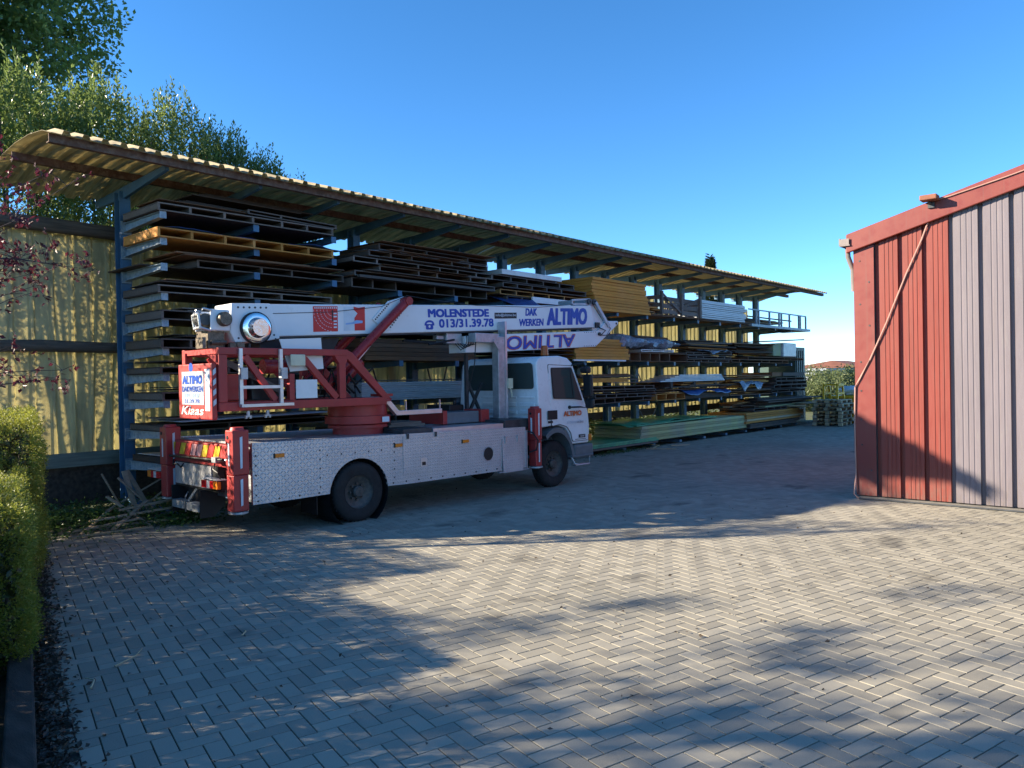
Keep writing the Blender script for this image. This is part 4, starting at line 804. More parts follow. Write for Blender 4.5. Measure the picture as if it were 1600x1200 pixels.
for y in (.30, 1.20):
    y0_, y1_ = y-.035, y+.035
    tb(MB().box((-1.70, y0_, 2.08), (.0, y1_, 2.16)), 'top_beam', 'truck_red', fr, .006); tb(MB().box((-1.70, y0_, 1.44), (.60, y1_, 1.54)), 'bottom_beam', 'truck_red', fr, .006)
    tb(MB().box((-1.698, y0_+.001, 1.541), (-1.60, y1_-.001, 2.079)), 'upright', 'truck_red', fr, .006); tb(MB().box((-.13, y0_+.001, 1.541), (-.035, y1_-.001, 2.079)), 'upright', 'truck_red', fr, .006)
    tb(MB().box((-.83, y0_+.001, 1.541), (-.76, y1_-.001, 1.86)), 'upright', 'truck_red', fr, .006)
    tb(MB().prism([(-.02, 2.158), (.07, 2.12), (.66, 1.53), (.57, 1.50), (-.03, 2.06)], y0_-.001, y1_+.001), 'front_strut', 'truck_red', fr, .006)
    tb(MB().beam((-1.38, y, 2.07), (-1.0, y, 1.55), .05, .07), 'diagonal', 'truck_red', fr); tb(MB().beam((-.64, y, 2.07), (-.16, y, 1.55), .05, .075), 'diagonal', 'truck_red', fr)
    tb(MB().prism([(-.20, 2.08), (.0, 2.08), (-.03, 1.98), (-.13, 1.98)], y0_-.003, y1_+.003), 'gusset', 'truck_red', fr)
tb(MB().box((-1.70, .336, 2.09), (-1.62, 1.164, 2.15)).box((-1.70, .336, 1.45), (-1.62, 1.164, 1.53)).box((-.5, .336, 1.46), (.58, 1.164, 1.53)), 'cross_beam', 'truck_red', fr)
tb(MB().box((.575, .40, 1.545), (.80, .60, 1.58)), 'lug', 'truck_red', fr)
tb(MB().box((-1.55, .5, 1.56), (-1.25, 1.1, 1.86)), 'tank', 'truck_red', fr, .01); tb(MB().box((-1.22, .45, 1.545), (-.85, 1.15, 1.82)), 'motor_block', 'black', fr, .02); tb(MB().tube([(-1.05, .5, 1.95), (-.75, .5, 1.95)], .09, 14), 'filter', 'cyl_red', fr)
for q in range(9):
    a = random.uniform(-.75, .3); pts = [(a, random.uniform(.36, .6), 1.55), (a+random.uniform(-.1, .15), .40+random.uniform(0, .2), 1.7), (a+random.uniform(0, .25), .45, random.uniform(1.75, 1.95)), (a+random.uniform(.1, .4), .5, 1.6)]
    tb(MB().tube(pts, .014, 6), 'hose', 'black', fr)
tb(MB().beam((-1.55, .40, 2.0), (-.88, .40, 1.66), .01, .07), 'strut', 'wood_grey', fr)
tb(MB().prism([(-.90, 2.275), (-.33, 2.305), (-.30, 1.92), (-.76, 1.885)], .36, .375), 'white_plate', 'boom_white', fr); tb(MB().box((-.82, .245, 1.95), (-.62, .264, 2.09)), 'work_lamp', 'cream_box', fr, .01); tb(MB().box((-.75, .255, 1.56), (-.46, .264, 1.785)), 'white_plate', 'white_paint', fr)
la = bpy.data.objects.new('ladder', None); col.objects.link(la); la.parent = TR
for x in (-1.455, -.955): tb(MB().box((x-.02, .225, 1.50), (x+.02, .26, 2.15)), 'stile', 'alu', la); tb(MB().box((x-.02, .19, 1.80), (x+.06, .224, 1.93)), 'bracket', 'galv', la)
for z in (1.69,): tb(MB().box((-1.434, .225, z), (-.976, .255, z+.035)), 'rung', 'alu', la)
tb(MB().box((-1.475, .185, 1.482), (-.82, .25, 1.515)), 'foot_rail', 'alu', la)
for x in (-1.38, -1.14): tb(MB().box((x-.015, .22, 1.37), (x+.015, .25, 1.435)).box((x-.035, .22, 1.35), (x-.015, .25, 1.385)).box((x+.015, .22, 1.35), (x+.035, .25, 1.385)), 'hook', 'galv', la)
# rear sign of the frame
sg = tb(MB().box((-1.77, .30, 1.35), (-1.705, 1.18, 1.985)), 'rear_sign', 'truck_red', fr, .012)
tb(MB().box((-1.775, .34, 1.45), (-1.7705, .46, 1.92)), 'pale_strip', 'print_pale', sg)
for q in range(4): tb(MB().prism([(-1.755, 1.50+.115*q), (-1.72, 1.53+.115*q), (-1.72, 1.59+.115*q), (-1.755, 1.56+.115*q)], .296, .2985), 'warning_stripe', 'print_pale', sg)
tb(MB().box((-1.776, .49, 1.515), (-1.7705, 1.07, 1.90)), 'white_board', 'sign_white', sg)
XD, YD = (0, -1, 0), (0, 0, 1); xo = -1.7765
tb(MB().lathe([(.001, 0), (.055, 0)], (-1.7715, .83, 1.945), 'x', 16), 'emblem', 'print_blue', sg)
text('ALTIMO', 'lettering', 'print_blue', sg, (xo, 1.05, 1.755), XD, YD, .53, .10, .07, .1); text('DAKWERKEN', 'lettering', 'print_blue', sg, (xo, 1.055, 1.665), XD, YD, .55, .065, .02)
text('TEL. 013/', 'lettering', 'print_sky', sg, (xo, 1.0, 1.60), XD, YD, .40, .045, .0); text('31.39.78', 'lettering', 'print_blue', sg, (xo, 1.0, 1.535), XD, YD, .40, .045, .0)
text('Klaas', 'lettering', 'white_paint', sg, (-1.771, 1.10, 1.40), XD, YD, .60, .10, .02, .25)
tb(MB().prism([(.3, 1.99), (.3, 2.08), (.5, 2.08)], -1.72, -1.70, 'x'), 'sign_bracket', 'truck_red', sg); tb(MB().box((-1.72, 1.1, 1.986), (-1.70, 1.18, 2.12)), 'sign_bracket', 'truck_red', sg)
# boom
B0, B1 = .65, 1.05
bo = bpy.data.objects.new('boom', None); col.objects.link(bo); bo.parent = TR
sl = .0535
def bz(x, v): return 2.325+sl*(x+.76)+v        # height above the boom's lower edge
box_ = tb(MB().prism([(-.80, bz(-.8, 0)), (5.60, bz(5.6, 0)), (5.50, bz(5.5, .40)), (-.88, bz(-.88, .40))], B0, B1), 'main_section', 'boom_white', bo, .012)
tb(MB().prism([(-1.36, 2.70), (-.86, 2.725), (-.74, 2.30), (-1.0, 2.25), (-1.32, 2.24), (-1.38, 2.36)], B0-.02, B1+.02), 'pivot_housing', 'boom_white', bo, .012)
rv = MB()
for x in np.linspace(-1.28, -.92, 6): rv.lathe([(.001, -.006), (.012, -.006), (.013, 0)], (x, B0-.021, 2.655+(x+1.3)*.04), 'y', 8)
for x, z in ((-.82, 2.34), (-.80, 2.29), (-1.28, 2.29)): rv.lathe([(.001, -.006), (.012, -.006), (.013, 0)], (x, B0-.021, z), 'y', 8)
tb(rv, 'bolts', 'dark_metal', bo)
tb(MB().lathe([(.195, 0), (.195, -.05), (.185, -.06)], (-1.07, B0-.022, 2.415), 'y', 36), 'gearbox_ring', 'black', bo)
tb(MB().lathe([(.185, -.055), (.17, -.065), (.125, -.066), (.105, -.13), (.10, -.145), (.001, -.145)], (-1.07, B0-.022, 2.415), 'y', 36), 'gearbox_cap', 'chrome', bo)
wi = tb(MB().box((-1.62, B0-.03, 2.37), (-1.385, B0, 2.62)), 'winch_plate', 'boom_white', bo, .02); tb(MB().box((-1.62, 1.02, 2.37), (-1.385, 1.05, 2.62)), 'winch_plate', 'boom_white', bo, .02)
tb(MB().lathe([(.001, -.08), (.07, -.08), (.085, -.06), (.085, 0)], (-1.47, B0-.031, 2.505), 'y', 20), 'winch_motor', 'oily', wi); tb(MB().tube([(-1.50, B0, 2.5), (-1.50, 1.02, 2.5)], .085, 18), 'winch_drum', 'dark_metal', wi)
tb(MB().tube([(-1.74, B0-.02, 2.40), (-1.76, B0-.02, 2.55), (-1.70, B0-.02, 2.62), (-1.6, B0-.02, 2.60)], .016, 8).tube([(-1.68, .92, 2.40), (-1.70, .92, 2.55), (-1.66, .92, 2.62), (-1.6, .92, 2.6)], .016, 8).tube([(-1.74, B0-.02, 2.40), (-1.62, B0-.02, 2.37)], .016, 8).tube([(-1.76, B0-.02, 2.55), (-1.70, .92, 2.55)], .016, 8).tube([(-1.74, B0-.02, 2.40), (-1.68, .92, 2.40)], .016, 8), 'winch_guard', 'alu', wi)
tb(MB().tube([(-1.66, .66, 2.5), (-1.64, .9, 2.5)], .07, 14), 'cable_roller', 'dark_metal', wi)
tb(MB().box((-1.62, .7, 2.17), (-1.42, 1.0, 2.369)).tube([(-1.6, .66, 2.23), (-1.42, .66, 2.24)], .025, 8).box((-1.72, .62, 2.165), (-1.68, .8, 2.29)).box((-1.40, .6, 2.17), (-1.22, .66, 2.235)).tube([(-1.29, .58, 2.21), (-1.29, .66, 2.21)], .035, 10), 'pivot_gear', 'oily', bo)
tb(MB().prism([(-.95, 2.17), (-.95, 2.29), (.2, 2.34), (.1, 2.17)], .75, .95), 'pivot_bracket', 'black', bo)
# lift cylinder
tb(MB().prism([(.65, 2.60), (.92, 2.86), (1.20, 2.945), (1.255, 2.90), (1.22, 2.78), (.95, 2.46), (.86, 2.44)], B0-.022, B0-.004), 'cylinder_plate', 'boom_white', bo, .006)
rv = MB()
for t in np.linspace(0, 1, 9):
    rv.lathe([(.001, -.006), (.011, -.006), (.012, 0)], (.70+.22*t, B0-.0225, 2.60+.215*t), 'y', 8); rv.lathe([(.001, -.006), (.011, -.006), (.012, 0)], (.95+.25*t, B0-.0225, 2.50+.27*t), 'y', 8)
tb(rv, 'bolts', 'dark_metal', bo)
cy = tb(MB().tube([(1.17, .56, 2.85), (.27, .56, 2.06), (-.15, .56, 1.70)], .062, 18), 'lift_cylinder', 'cyl_red', bo); tb(MB().lathe([(.001, -.07), (.06, -.07), (.065, .07), (.001, .07)], (1.19, .56, 2.87), 'y', 18), 'cylinder_eye', 'cyl_red', cy)
tb(MB().tube([(1.15, 1.14, 2.85), (.27, 1.14, 2.06), (-.15, 1.14, 1.70)], .062, 14), 'lift_cylinder', 'cyl_red', bo); tb(MB().beam((.95, .60, 2.60), (.33, .52, 2.03), .008, .012), 'hose_line', 'alu', cy)
tb(MB().tube([(.02, .66, 1.62), (.45, .66, 2.02)], .08, 14), 'lower_cylinder', 'cyl_red', bo)
# jib folded below the boom
ji = bpy.data.objects.new('jib', None); col.objects.link(ji); ji.parent = TR
tb(MB().prism([(2.39, 2.165), (3.10, 2.185), (5.63, 2.315), (6.34, 2.76), (6.33, 2.815), (5.98, 2.80), (5.70, 2.615), (5.55, 2.60), (3.25, 2.475), (2.39, 2.42)], B0+.005, B1-.005), 'jib_section', 'boom_white', ji, .01)
tb(MB().lathe([(.001, -.01), (.02, -.01), (.02, 0)], (6.27, B0+.005, 2.765), 'y', 12), 'jib_pin', 'dark_metal', ji)
rv = MB()
for x in np.linspace(5.3, 5.62, 6): rv.lathe([(.001, -.004), (.008, -.004), (.008, 0)], (x, B0+.004, 2.32+(x-5.3)*.055), 'y', 6); rv.lathe([(.001, -.004), (.008, -.004), (.008, 0)], (x, B0+.004, 2.565+(x-5.3)*.055), 'y', 6)
tb(rv, 'bolts', 'dark_metal', ji)
tb(MB().box((2.05, B0+.05, 2.30), (2.36, B0+.3, 2.46)).box((1.9, B0+.1, 2.36), (2.04, B0+.2, 2.42)), 'trolley', 'galv', ji, .01); tb(MB().tube([(1.3, .8, 2.33), (2.1, .8, 2.30)], .02, 8).tube([(1.7, .7, 2.28), (2.2, .7, 2.36)], .016, 8), 'trolley_rod', 'black', ji)
for q in range(5):
    x = 2.40+.05*q; tb(MB().tube([(x, B0-.01, 2.43), (x-.03, B0-.03, 2.30), (x-.12, B0-.01, 2.20+.02*q), (x-.2, B0+.03, 2.30)], .008, 6), 'hose', 'black', ji)
tb(MB().tube([(2.43, .47, 2.32), (2.40, .47, 2.0), (2.42, .6, 1.7), (2.44, .7, 1.4)], .008, 6), 'hose', 'black', ji)
# boom head
hd_ = bpy.data.objects.new('boom_head', None); col.objects.link(hd_); hd_.parent = TR
tb(MB().prism([(5.44, bz(5.44, .41)), (5.60, 3.10), (6.02, 2.70), (5.95, 2.60), (5.62, 2.60), (5.58, 2.64)], B0+.05, B1-.05), 'head_plate', 'boom_white', hd_, .01)
tb(MB().beam((5.62, B0+.0, 3.13), (6.02, B0+.0, 2.70), .05, .06), 'head_link', 'galv', hd_)
tb(MB().box((4.98, B0+.02, 3.055), (5.02, B0+.34, 3.13)).beam((4.98, B0+.03, 3.13), (5.5, B0+.03, 3.18), .03, .03).beam((5.0, B0+.03, 3.06), (5.5, B0+.03, 3.09), .03, .03).box((5.40, B0+.02, 3.06), (5.62, B0+.3, 3.17)), 'pulley_frame', 'galv', hd_)
for x in (5.46, 5.60): tb(MB().lathe([(.02, -.03), (.055, -.03), (.045, -.015), (.055, 0), (.02, 0)], (x, B0+.015, 3.13), 'y', 18), 'pulley', 'dark_metal', hd_)
tb(MB().box((5.60, B0-.03, 2.66), (5.72, B0-.002, 2.76)).tube([(5.62, B0-.02, 2.72), (5.72, B0-.03, 2.66), (5.9, B0-.02, 2.62), (5.75, B0-.02, 2.52)], .012, 6).tube([(5.75, B0-.01, 2.53), (5.93, B0-.02, 2.53), (6.05, B0-.02, 2.66), (6.03, B0+.02, 2.76)], .008, 6).lathe([(.001, -.03), (.03, -.03), (.03, 0)], (5.72, B0+.0, 2.55), 'y', 12), 'hinge_gear', 'black', hd_)
tb(MB().tube([(-.9, B0-.002, 2.60), (.0, B0-.005, 2.665), (.8, B0-.03, 2.78), (1.19, .56, 2.945)], .004, 5).tube([(1.2, .58, 2.955), (1.7, B0-.01, 2.93), (2.6, B0-.006, 2.90), (4.0, B0-.006, 2.945), (4.98, B0-.006, 3.05)], .004, 5), 'guy_wire', 'dark_metal', bo)
tb(MB().prism([(-.80, bz(-.8, .0)), (5.55, bz(5.55, 0)), (5.55, bz(5.55, -.02)), (-.80, bz(-.8, -.02))], B0+.02, B1-.02), 'under_rail', 'dark_metal', bo)
# lettering on the boom
bx = np.array([1, 0, sl]); bx /= np.linalg.norm(bx); by = np.array([-bx[2], 0, bx[0]])
def btext(s, m, x, v, wd, ht, bold=.03, shear=0.): return text(s, 'lettering', m, bo, (x, B0, bz(x, v)), bx, by, wd, ht, bold, shear)
btext('MOLENSTEDE', 'print_blue', 1.65, .215, 1.25, .125, .085); btext('013/31.39.78', 'print_blue', 1.86, .06, 1.14, .13, .06)
btext('DAK', 'print_blue', 3.74, .225, .29, .125, .06, .15); btext('WERKEN', 'print_blue', 3.59, .055, .61, .12, .06, .15); btext('ALTIMO', 'print_blue', 4.27, .055, 1.12, .30, .065, .15)
def bplate(x0, x1, v0, v1, name, m, out=.002, parent=bo):
    return tb(MB().add([tuple(np.array((x, B0-out, bz(x, v)))) for x, v in ((x0, v0), (x1, v0), (x1, v1), (x0, v1))], [(0, 1, 2, 3)]), name, m, parent)
bplate(3.02, 3.53, .185, .28, 'address_strip', 'print_black'); text('info@altimo.be', 'lettering', 'print_pale', bo, (3.04, B0-.0025, bz(3.04, .21)), bx, by, .47, .055, .01)
ph = MB(); cx, cv = 1.68, .0
def bpt(x, v): return (x, B0-.003, bz(x, v))
arcp = [(1.675+.088*math.cos(t), .125+.05*math.sin(t)) for t in np.linspace(0, math.pi, 11)]; arcq = [(1.675+.055*math.cos(t), .122+.022*math.sin(t)) for t in np.linspace(0, math.pi, 11)]
for i in range(10): ph.add([bpt(*arcp[i]), bpt(*arcp[i+1]), bpt(*arcq[i+1]), bpt(*arcq[i])], [(0, 1, 2, 3)])
for s in (-1, 1): ph.add([bpt(1.675+s*.05, .125), bpt(1.675+s*.092, .125), bpt(1.675+s*.092, .095), bpt(1.675+s*.05, .10)], [(0, 1, 2, 3)])
ring = [(1.675+.02*math.cos(t), .083+.02*math.sin(t)) for t in np.linspace(0, 2*math.pi, 13)]
outl = [(1.675+.07*max(-1, min(1, 1.5*math.cos(t))), .083+.05*max(-.9, min(.75, 1.3*math.sin(t)))) for t in np.linspace(0, 2*math.pi, 13)]
for i in range(12): ph.add([bpt(*ring[i]), bpt(*ring[i+1]), bpt(*outl[i+1]), bpt(*outl[i])], [(0, 1, 2, 3)])
tb(ph, 'telephone_symbol', 'print_blue', bo)
s1 = bplate(-.26, .11, .045, .375, 'load_chart', 'print_red')
g_ = MB()
for rr in (.08, .13, .18, .23, .28):
    for k in range(10):
        t0, t1 = R(180+9*k), R(180+9*k+5); ox, ov = .03, .33
        g_.add([(ox+r_*math.cos(t), B0-.004, bz(ox+r_*math.cos(t), ov+r_*math.sin(t))) for r_, t in ((rr, t0), (rr, t1), (rr+.006, t1), (rr+.006, t0))], [(0, 1, 2, 3)])
for v in (.09, .13, .17, .23, .27): g_.add([(.045, B0-.004, bz(.045, v)), (.095, B0-.004, bz(.095, v)), (.095, B0-.004, bz(.095, v+.02)), (.045, B0-.004, bz(.045, v+.02))], [(0, 1, 2, 3)])
for x in np.linspace(-.24, .08, 12): g_.add([(x, B0-.004, bz(x, .345)), (x+.018, B0-.004, bz(x+.018, .345)), (x+.018, B0-.004, bz(x+.018, .362)), (x, B0-.004, bz(x, .362))], [(0, 1, 2, 3)])
tb(g_, 'chart_print', 'print_pale', s1); tb(MB().add([(.02, B0-.004, bz(.02, .18)), (.038, B0-.004, bz(.038, .18)), (.038, B0-.004, bz(.038, .33)), (.02, B0-.004, bz(.02, .33))], [(0, 1, 2, 3)]), 'chart_bar', 'print_black', s1)
s2 = bplate(.20, .54, .05, .37, 'instruction_sticker', 'print_pale'); tb(MB().add([(x, B0-.0035, bz(x, v)) for x, v in ((.37, .05), (.54, .05), (.54, .37), (.44, .355), (.36, .37), (.36, .33), (.42, .28), (.37, .22))], [(0, 1, 2, 3, 4, 5, 6, 7)]), 'sticker_red', 'print_red', s2)
tb(MB().add([(x, B0-.0045, bz(x, v)) for x, v in ((.23, .13), (.5, .15), (.5, .18), (.40, .19), (.33, .16), (.23, .15))], [(0, 1, 2, 3, 4, 5)]), 'sticker_blue', 'print_sky', s2)
jx = np.array([1, 0, .051]); jx /= np.linalg.norm(jx); jy = np.array([-jx[2], 0, jx[0]])
text('ALTIMO', 'lettering', 'print_orange', ji, (5.04, B0+.002, 2.535), -jx, -jy, 1.78, .235, .07, .1, out=.003); text('ALTIMO', 'lettering', 'print_blue', ji, (5.02, B0+.002, 2.52), -jx, -jy, 1.75, .21, .03, .1, out=.005)

# ------------------------------------------------------------------ red and grey metal building
BX = 11.25
bl = empty('metal_shed', (BX, 3.4, 0), 'metal clad shed with red corner bay and grey gable cladding at the right', 'shed')
def bb(mb, name, m, parent=None, **k):
    o = mb.build(name, m, parent or bl, **k)
    if parent is None: o.matrix_parent_inverse = Matrix.Translation((-BX, -3.4, 0))
    return o
RG = -3.4
def gz(y): return 3.48+(3.4-y)*.272 if y > RG else 3.48+(3.4-RG)*.272-(RG-y)*.272   # roof line along the gable
bb(MB().box((BX+.09, -9.9, -.05), (BX+.12, 3.35, 3.45)), 'inner_wall', 'clad_dark'); bb(MB().box((BX-.03, -10.2, -.06), (BX+.3, 3.42, .035)), 'plinth', 'concrete')
bb(MB().prism([(3.35, 3.45), (RG, gz(RG)-.05), (-10.0, 3.45)], BX+.09, BX+.12, 'x'), 'gable_wall', 'clad_dark')
edges = [3.15, 2.855, 2.56, 2.25]; y = 2.25
while y > -10: y -= .335; edges.append(y)
for i in range(len(edges)-1):
    ya, yb = edges[i], edges[i+1]; wd = ya-yb
    pr = [(ya, .055), (ya-.045, .055), (ya-.06, 0)]
    for t in (.33, .56, .78): yy = ya-.06-(wd-.06)*t; pr += [(yy+.012, 0), (yy+.006, .006), (yy-.006, .006), (yy-.012, 0)]
    pr += [(yb+.002, 0), (yb, .055)]
    m = MB(); nn = len(pr); m.add([(BX+d_, y_, .05) for y_, d_ in pr]+[(BX+d_, y_, gz(y_)) for y_, d_ in pr], [(j, j+1, j+1+nn, j+nn) for j in range(nn-1)])
    p_ = bb(m, 'cladding_panel', 'clad_red' if i < 3 else 'clad_grey')
    q = p_.modifiers.new('t', 'SOLIDIFY'); q.thickness = .002
    if i < 12:
        sc = MB()
        for z in (.55, 1.75, 3.1): sc.lathe([(.001, -.008), (.012, -.008), (.014, 0)], (BX-.001, ya-.075, z), 'x', 8)
        s_ = sc.build('screws', 'dark_metal', p_); s_.matrix_parent_inverse = Matrix.Translation((-BX, -3.4, 0)); 
co_ = bb(MB().box((BX-.012, 3.155, .05), (BX-.004, 3.42, 3.5)).box((BX-.004, 3.405, .05), (BX+.25, 3.42, 3.5)), 'corner_trim', 'trim_red')
sc = MB()
for z in (.4, .75, 1.1, 1.5, 1.9, 2.4, 2.7, 3.0, 3.3): sc.lathe([(.001, -.006), (.011, -.006), (.013, 0)], (BX-.012, 3.22+(.12 if int(z*10) % 2 else 0), z), 'x', 8)
bb(sc, 'screws', 'dark_metal')
fa = MB(); fa.add([(BX-.07, 3.50, 3.42), (BX-.07, RG, gz(RG)-.03), (BX-.07, RG, gz(RG)+.26), (BX-.07, 3.50, 3.68), (BX-.02, 3.50, 3.42), (BX-.02, RG, gz(RG)-.03), (BX-.02, RG, gz(RG)+.26), (BX-.02, 3.50, 3.68)], [(0, 1, 2, 3), (7, 6, 5, 4), (0, 4, 5, 1), (3, 2, 6, 7), (0, 3, 7, 4), (1, 5, 6, 2)])
fa.add([(BX-.07, -10.3, 3.42), (BX-.07, RG-.001, gz(RG)-.03), (BX-.07, RG-.001, gz(RG)+.26), (BX-.07, -10.3, 3.68), (BX-.02, -10.3, 3.42), (BX-.02, RG-.001, gz(RG)-.03), (BX-.02, RG-.001, gz(RG)+.26), (BX-.02, -10.3, 3.68)], [(3, 2, 1, 0), (4, 5, 6, 7), (1, 5, 4, 0), (7, 6, 2, 3), (4, 7, 3, 0), (2, 6, 5, 1)])
bb(fa, 'verge_trim', 'trim_red', bev=.012)
rf = MB()
for s in (1, -1):
    ye = 3.46 if s > 0 else -10.26
    rf.add([(BX-.018, ye, 3.60), (20, ye, 3.60), (20, RG, gz(RG)+.2), (BX-.018, RG, gz(RG)+.2)], [(0, 1, 2, 3)])
o = bb(rf, 'roof', 'trim_red'); q = o.modifiers.new('t', 'SOLIDIFY'); q.thickness = .04
bb(MB().box((BX+.12, 3.33, 0), (20, 3.40, 3.5)).box((BX+.12, -10, 0), (20, -9.9, 3.5)), 'side_wall', 'clad_red')
bb(MB().box((BX-.10, 3.44, 3.52), (20, 3.58, 3.535)).box((BX-.10, 3.57, 3.536), (20, 3.585, 3.63)).box((BX-.10, 3.45, 3.536), (BX-.09, 3.57, 3.62)), 'gutter', 'pvc_white')
bb(MB().tube([(BX+.0, 3.50, 3.52), (BX+.02, 3.50, 3.38), (BX+.10, 3.46, 3.2), (BX+.12, 3.46, 2.9)], .035, 10), 'downpipe', 'pvc_white')
lm = empty('wall_lamp', (BX-.07, 2.42, 3.9), 'small brown lamp on the fascia of the red shed', 'lamp')
MB().box((-.20, -.10, .06), (-.02, .10, .125)).build('lamp_head', 'brick_lamp', lm, .01); MB().tube([(-.02, 0, .05), (-.06, 0, .03), (-.09, .02, .06)], .014, 8).box((-.03, -.04, -.02), (-.001, .04, .05)).build('bracket', 'dark_metal', lm)
def cabl(pts, name, lab, r=.011): return tag(MB().tube(pts, r, 7).build(name, 'cable'), lab, 'cable')
cabl([(BX-.03, 2.44, 3.80), (BX-.025, 2.55, 3.5), (BX-.02, 2.75, 3.05), (BX-.025, 3.0, 2.42), (BX-.025, 3.22, 1.92), (BX-.03, 3.36, 1.66), (BX-.03, 3.415, 1.55), (BX-.025, 3.43, 1.0), (BX-.03, 3.42, .3), (BX-.06, 3.44, .06), (BX-.12, 3.36, .015)], 'power_cable', 'pale cable running diagonally down the red cladding to the corner')
cabl([(BX-.085, 2.40, 3.97), (BX-.085, 2.2, 4.0), (BX-.085, 1.6, 4.13), (BX-.085, .5, 4.4)], 'fascia_cable', 'pale cable running along the red fascia from the lamp', .008)
tag(MB().tube([(BX-.12, 3.36, .012), (BX-.08, 3.0, .012), (BX-.07, 1.5, .012), (BX-.09, .2, .012), (BX-.08, -1.5, .012)], .012, 7).build('ground_cable', 'dark_metal'), 'dark cable lying along the foot of the shed', 'cable')

# ------------------------------------------------------------------ things at the far end of the yard
def pallet(x, y, z, rz, label):
    e = empty('pallet', (x, y, z), label, 'pallet', 'pallets stacked at the far end', rz)
    for k in range(5): MB().box((0, .2*k+.01, .10), (1.2, .2*k+.13, .122)).build('deck_board', 'wood_pale', e)
    for a in (0, .54, 1.06):
        for b in (0.0, .42, .82): MB().box((a, b, .022), (a+.14, b+.12, .0995)).build('block', 'wood_pale', e)
    for b in (0.0, .42, .82): MB().box((0, b, 0), (1.2, b+.12, .0215)).build('runner', 'wood_grey', e)
for q in range(7):
    pallet(26.0+random.uniform(-.05, .05), 8.35+random.uniform(-.05, .05), .125*q, R(random.uniform(-4, 4)), f'timber pallet, {ORD[6-q]} of the stack under the yellow trestle')
ye = empty('yellow_trestle', (26.15, 8.55, .88), 'yellow steel trestle standing on the pallet stack', 'trestle')
for sy in (0, .55):
    for sx in (0, 1): MB().beam((.08+.66*sx, sy*.8, 0), (.16+.5*sx, sy*.8+.02, .52), .07, .06).build('leg', 'yellow_paint', ye)
    MB().beam((.14, sy*.8, .48), (.68, sy*.8, .48), .06, .07).build('top_bar', 'yellow_paint', ye); MB().beam((.12, sy*.8, .20), (.70, sy*.8, .20), .05, .06).build('cross_bar', 'yellow_paint', ye)
MB().beam((.4, 0, .49), (.4, .44, .49), .06, .06).build('link_bar', 'yellow_paint', ye)
sk = empty('skip', (27.5, 8.32, 0), 'yellow steel skip at the far end of the yard', 'skip')
MB().prism([(0, .15), (.25, .02), (2.2, .02), (2.5, .5), (2.5, .9), (-.15, .9)], 0, .85).build('tub', 'yellow_paint', sk, .02); 
for q in range(5): MB().box((.05+.5*q, -.05, .2), (.12+.5*q, -.001, .85)).build('stiffener', 'yellow_paint', sk)
MB().box((-.2, -.06, .901), (2.56, .91, .97)).build('rim', 'yellow_paint', sk, .01)
def bag(x, y, z, s, label, sd):
    rs = np.random.default_rng(sd); m = MB(); n1, n2 = 16, 10; V = []
    for j in range(n2):
        ph_ = math.pi*j/(n2-1)
        for i in range(n1): t = 2*math.pi*i/n1; r = (math.sin(ph_)**.6)*(1+rs.normal(0, .07)); V.append((x+s[0]*r*math.cos(t), y+s[1]*r*math.sin(t), z+s[2]*(1-math.cos(ph_))*(1+rs.normal(0, .03))))
    m.add(V, [(j*n1+i, j*n1+(i+1) % n1, (j+1)*n1+(i+1) % n1, (j+1)*n1+i) for j in range(n2-1) for i in range(n1)], True)
    return tag(m.build('bulk_bag', 'film_white'), label, 'bag', 'white bulk bags at the far end')
bag(28.2, 8.75, .96, (.5, .36, .17), 'white bulk bag lying on the yellow skip', 3); bag(26.9, 7.75, 0, (.36, .34, .36), 'white bulk bag on the paving beside the red shed corner', 5); bag(29.4, 8.75, .97, (.45, .35, .12), 'flat white bag at the back of the yellow skip', 8)
gc = empty('green_container', (27.75, 10.5, 0), 'dark green container standing beyond the end of the rack', 'container')
MB().box((0, 0, .0), (.95, 1.6, 2.72)).build('body', 'container_green', gc, .02)
for q in range(4): MB().box((.08+.19*q, -.03, .12), (.17+.19*q, -.001, 2.6)).build('corrugation', 'container_green', gc)
ho = empty('far_house', (97.5, 32.5, 0), 'distant house with orange tiled roof beyond the shrubs', 'house')
MB().box((-3, -4, 0), (9, 4, 2.4)).build('wall', 'far_wall', ho)
MB().add([(-3.5, -4.5, 2.4), (9.5, -4.5, 2.4), (9.5, 4.5, 2.4), (-3.5, 4.5, 2.4), (.5, 0, 3.35), (6.8, 0, 3.35)], [(0, 1, 5, 4), (1, 2, 5), (2, 3, 4, 5), (3, 0, 4)]).build('roof', 'roof_tile', ho)
fs = empty('far_shed', (70, 26, 0), 'low grey shed roof on the horizon behind the shrubs', 'shed')
MB().box((0, -2, 0), (30, 3, 2.0)).build('wall', 'far_grey', fs); MB().box((-.3, -2.4, 2.001), (30.3, 3.3, 2.2)).build('roof', 'far_grey', fs)

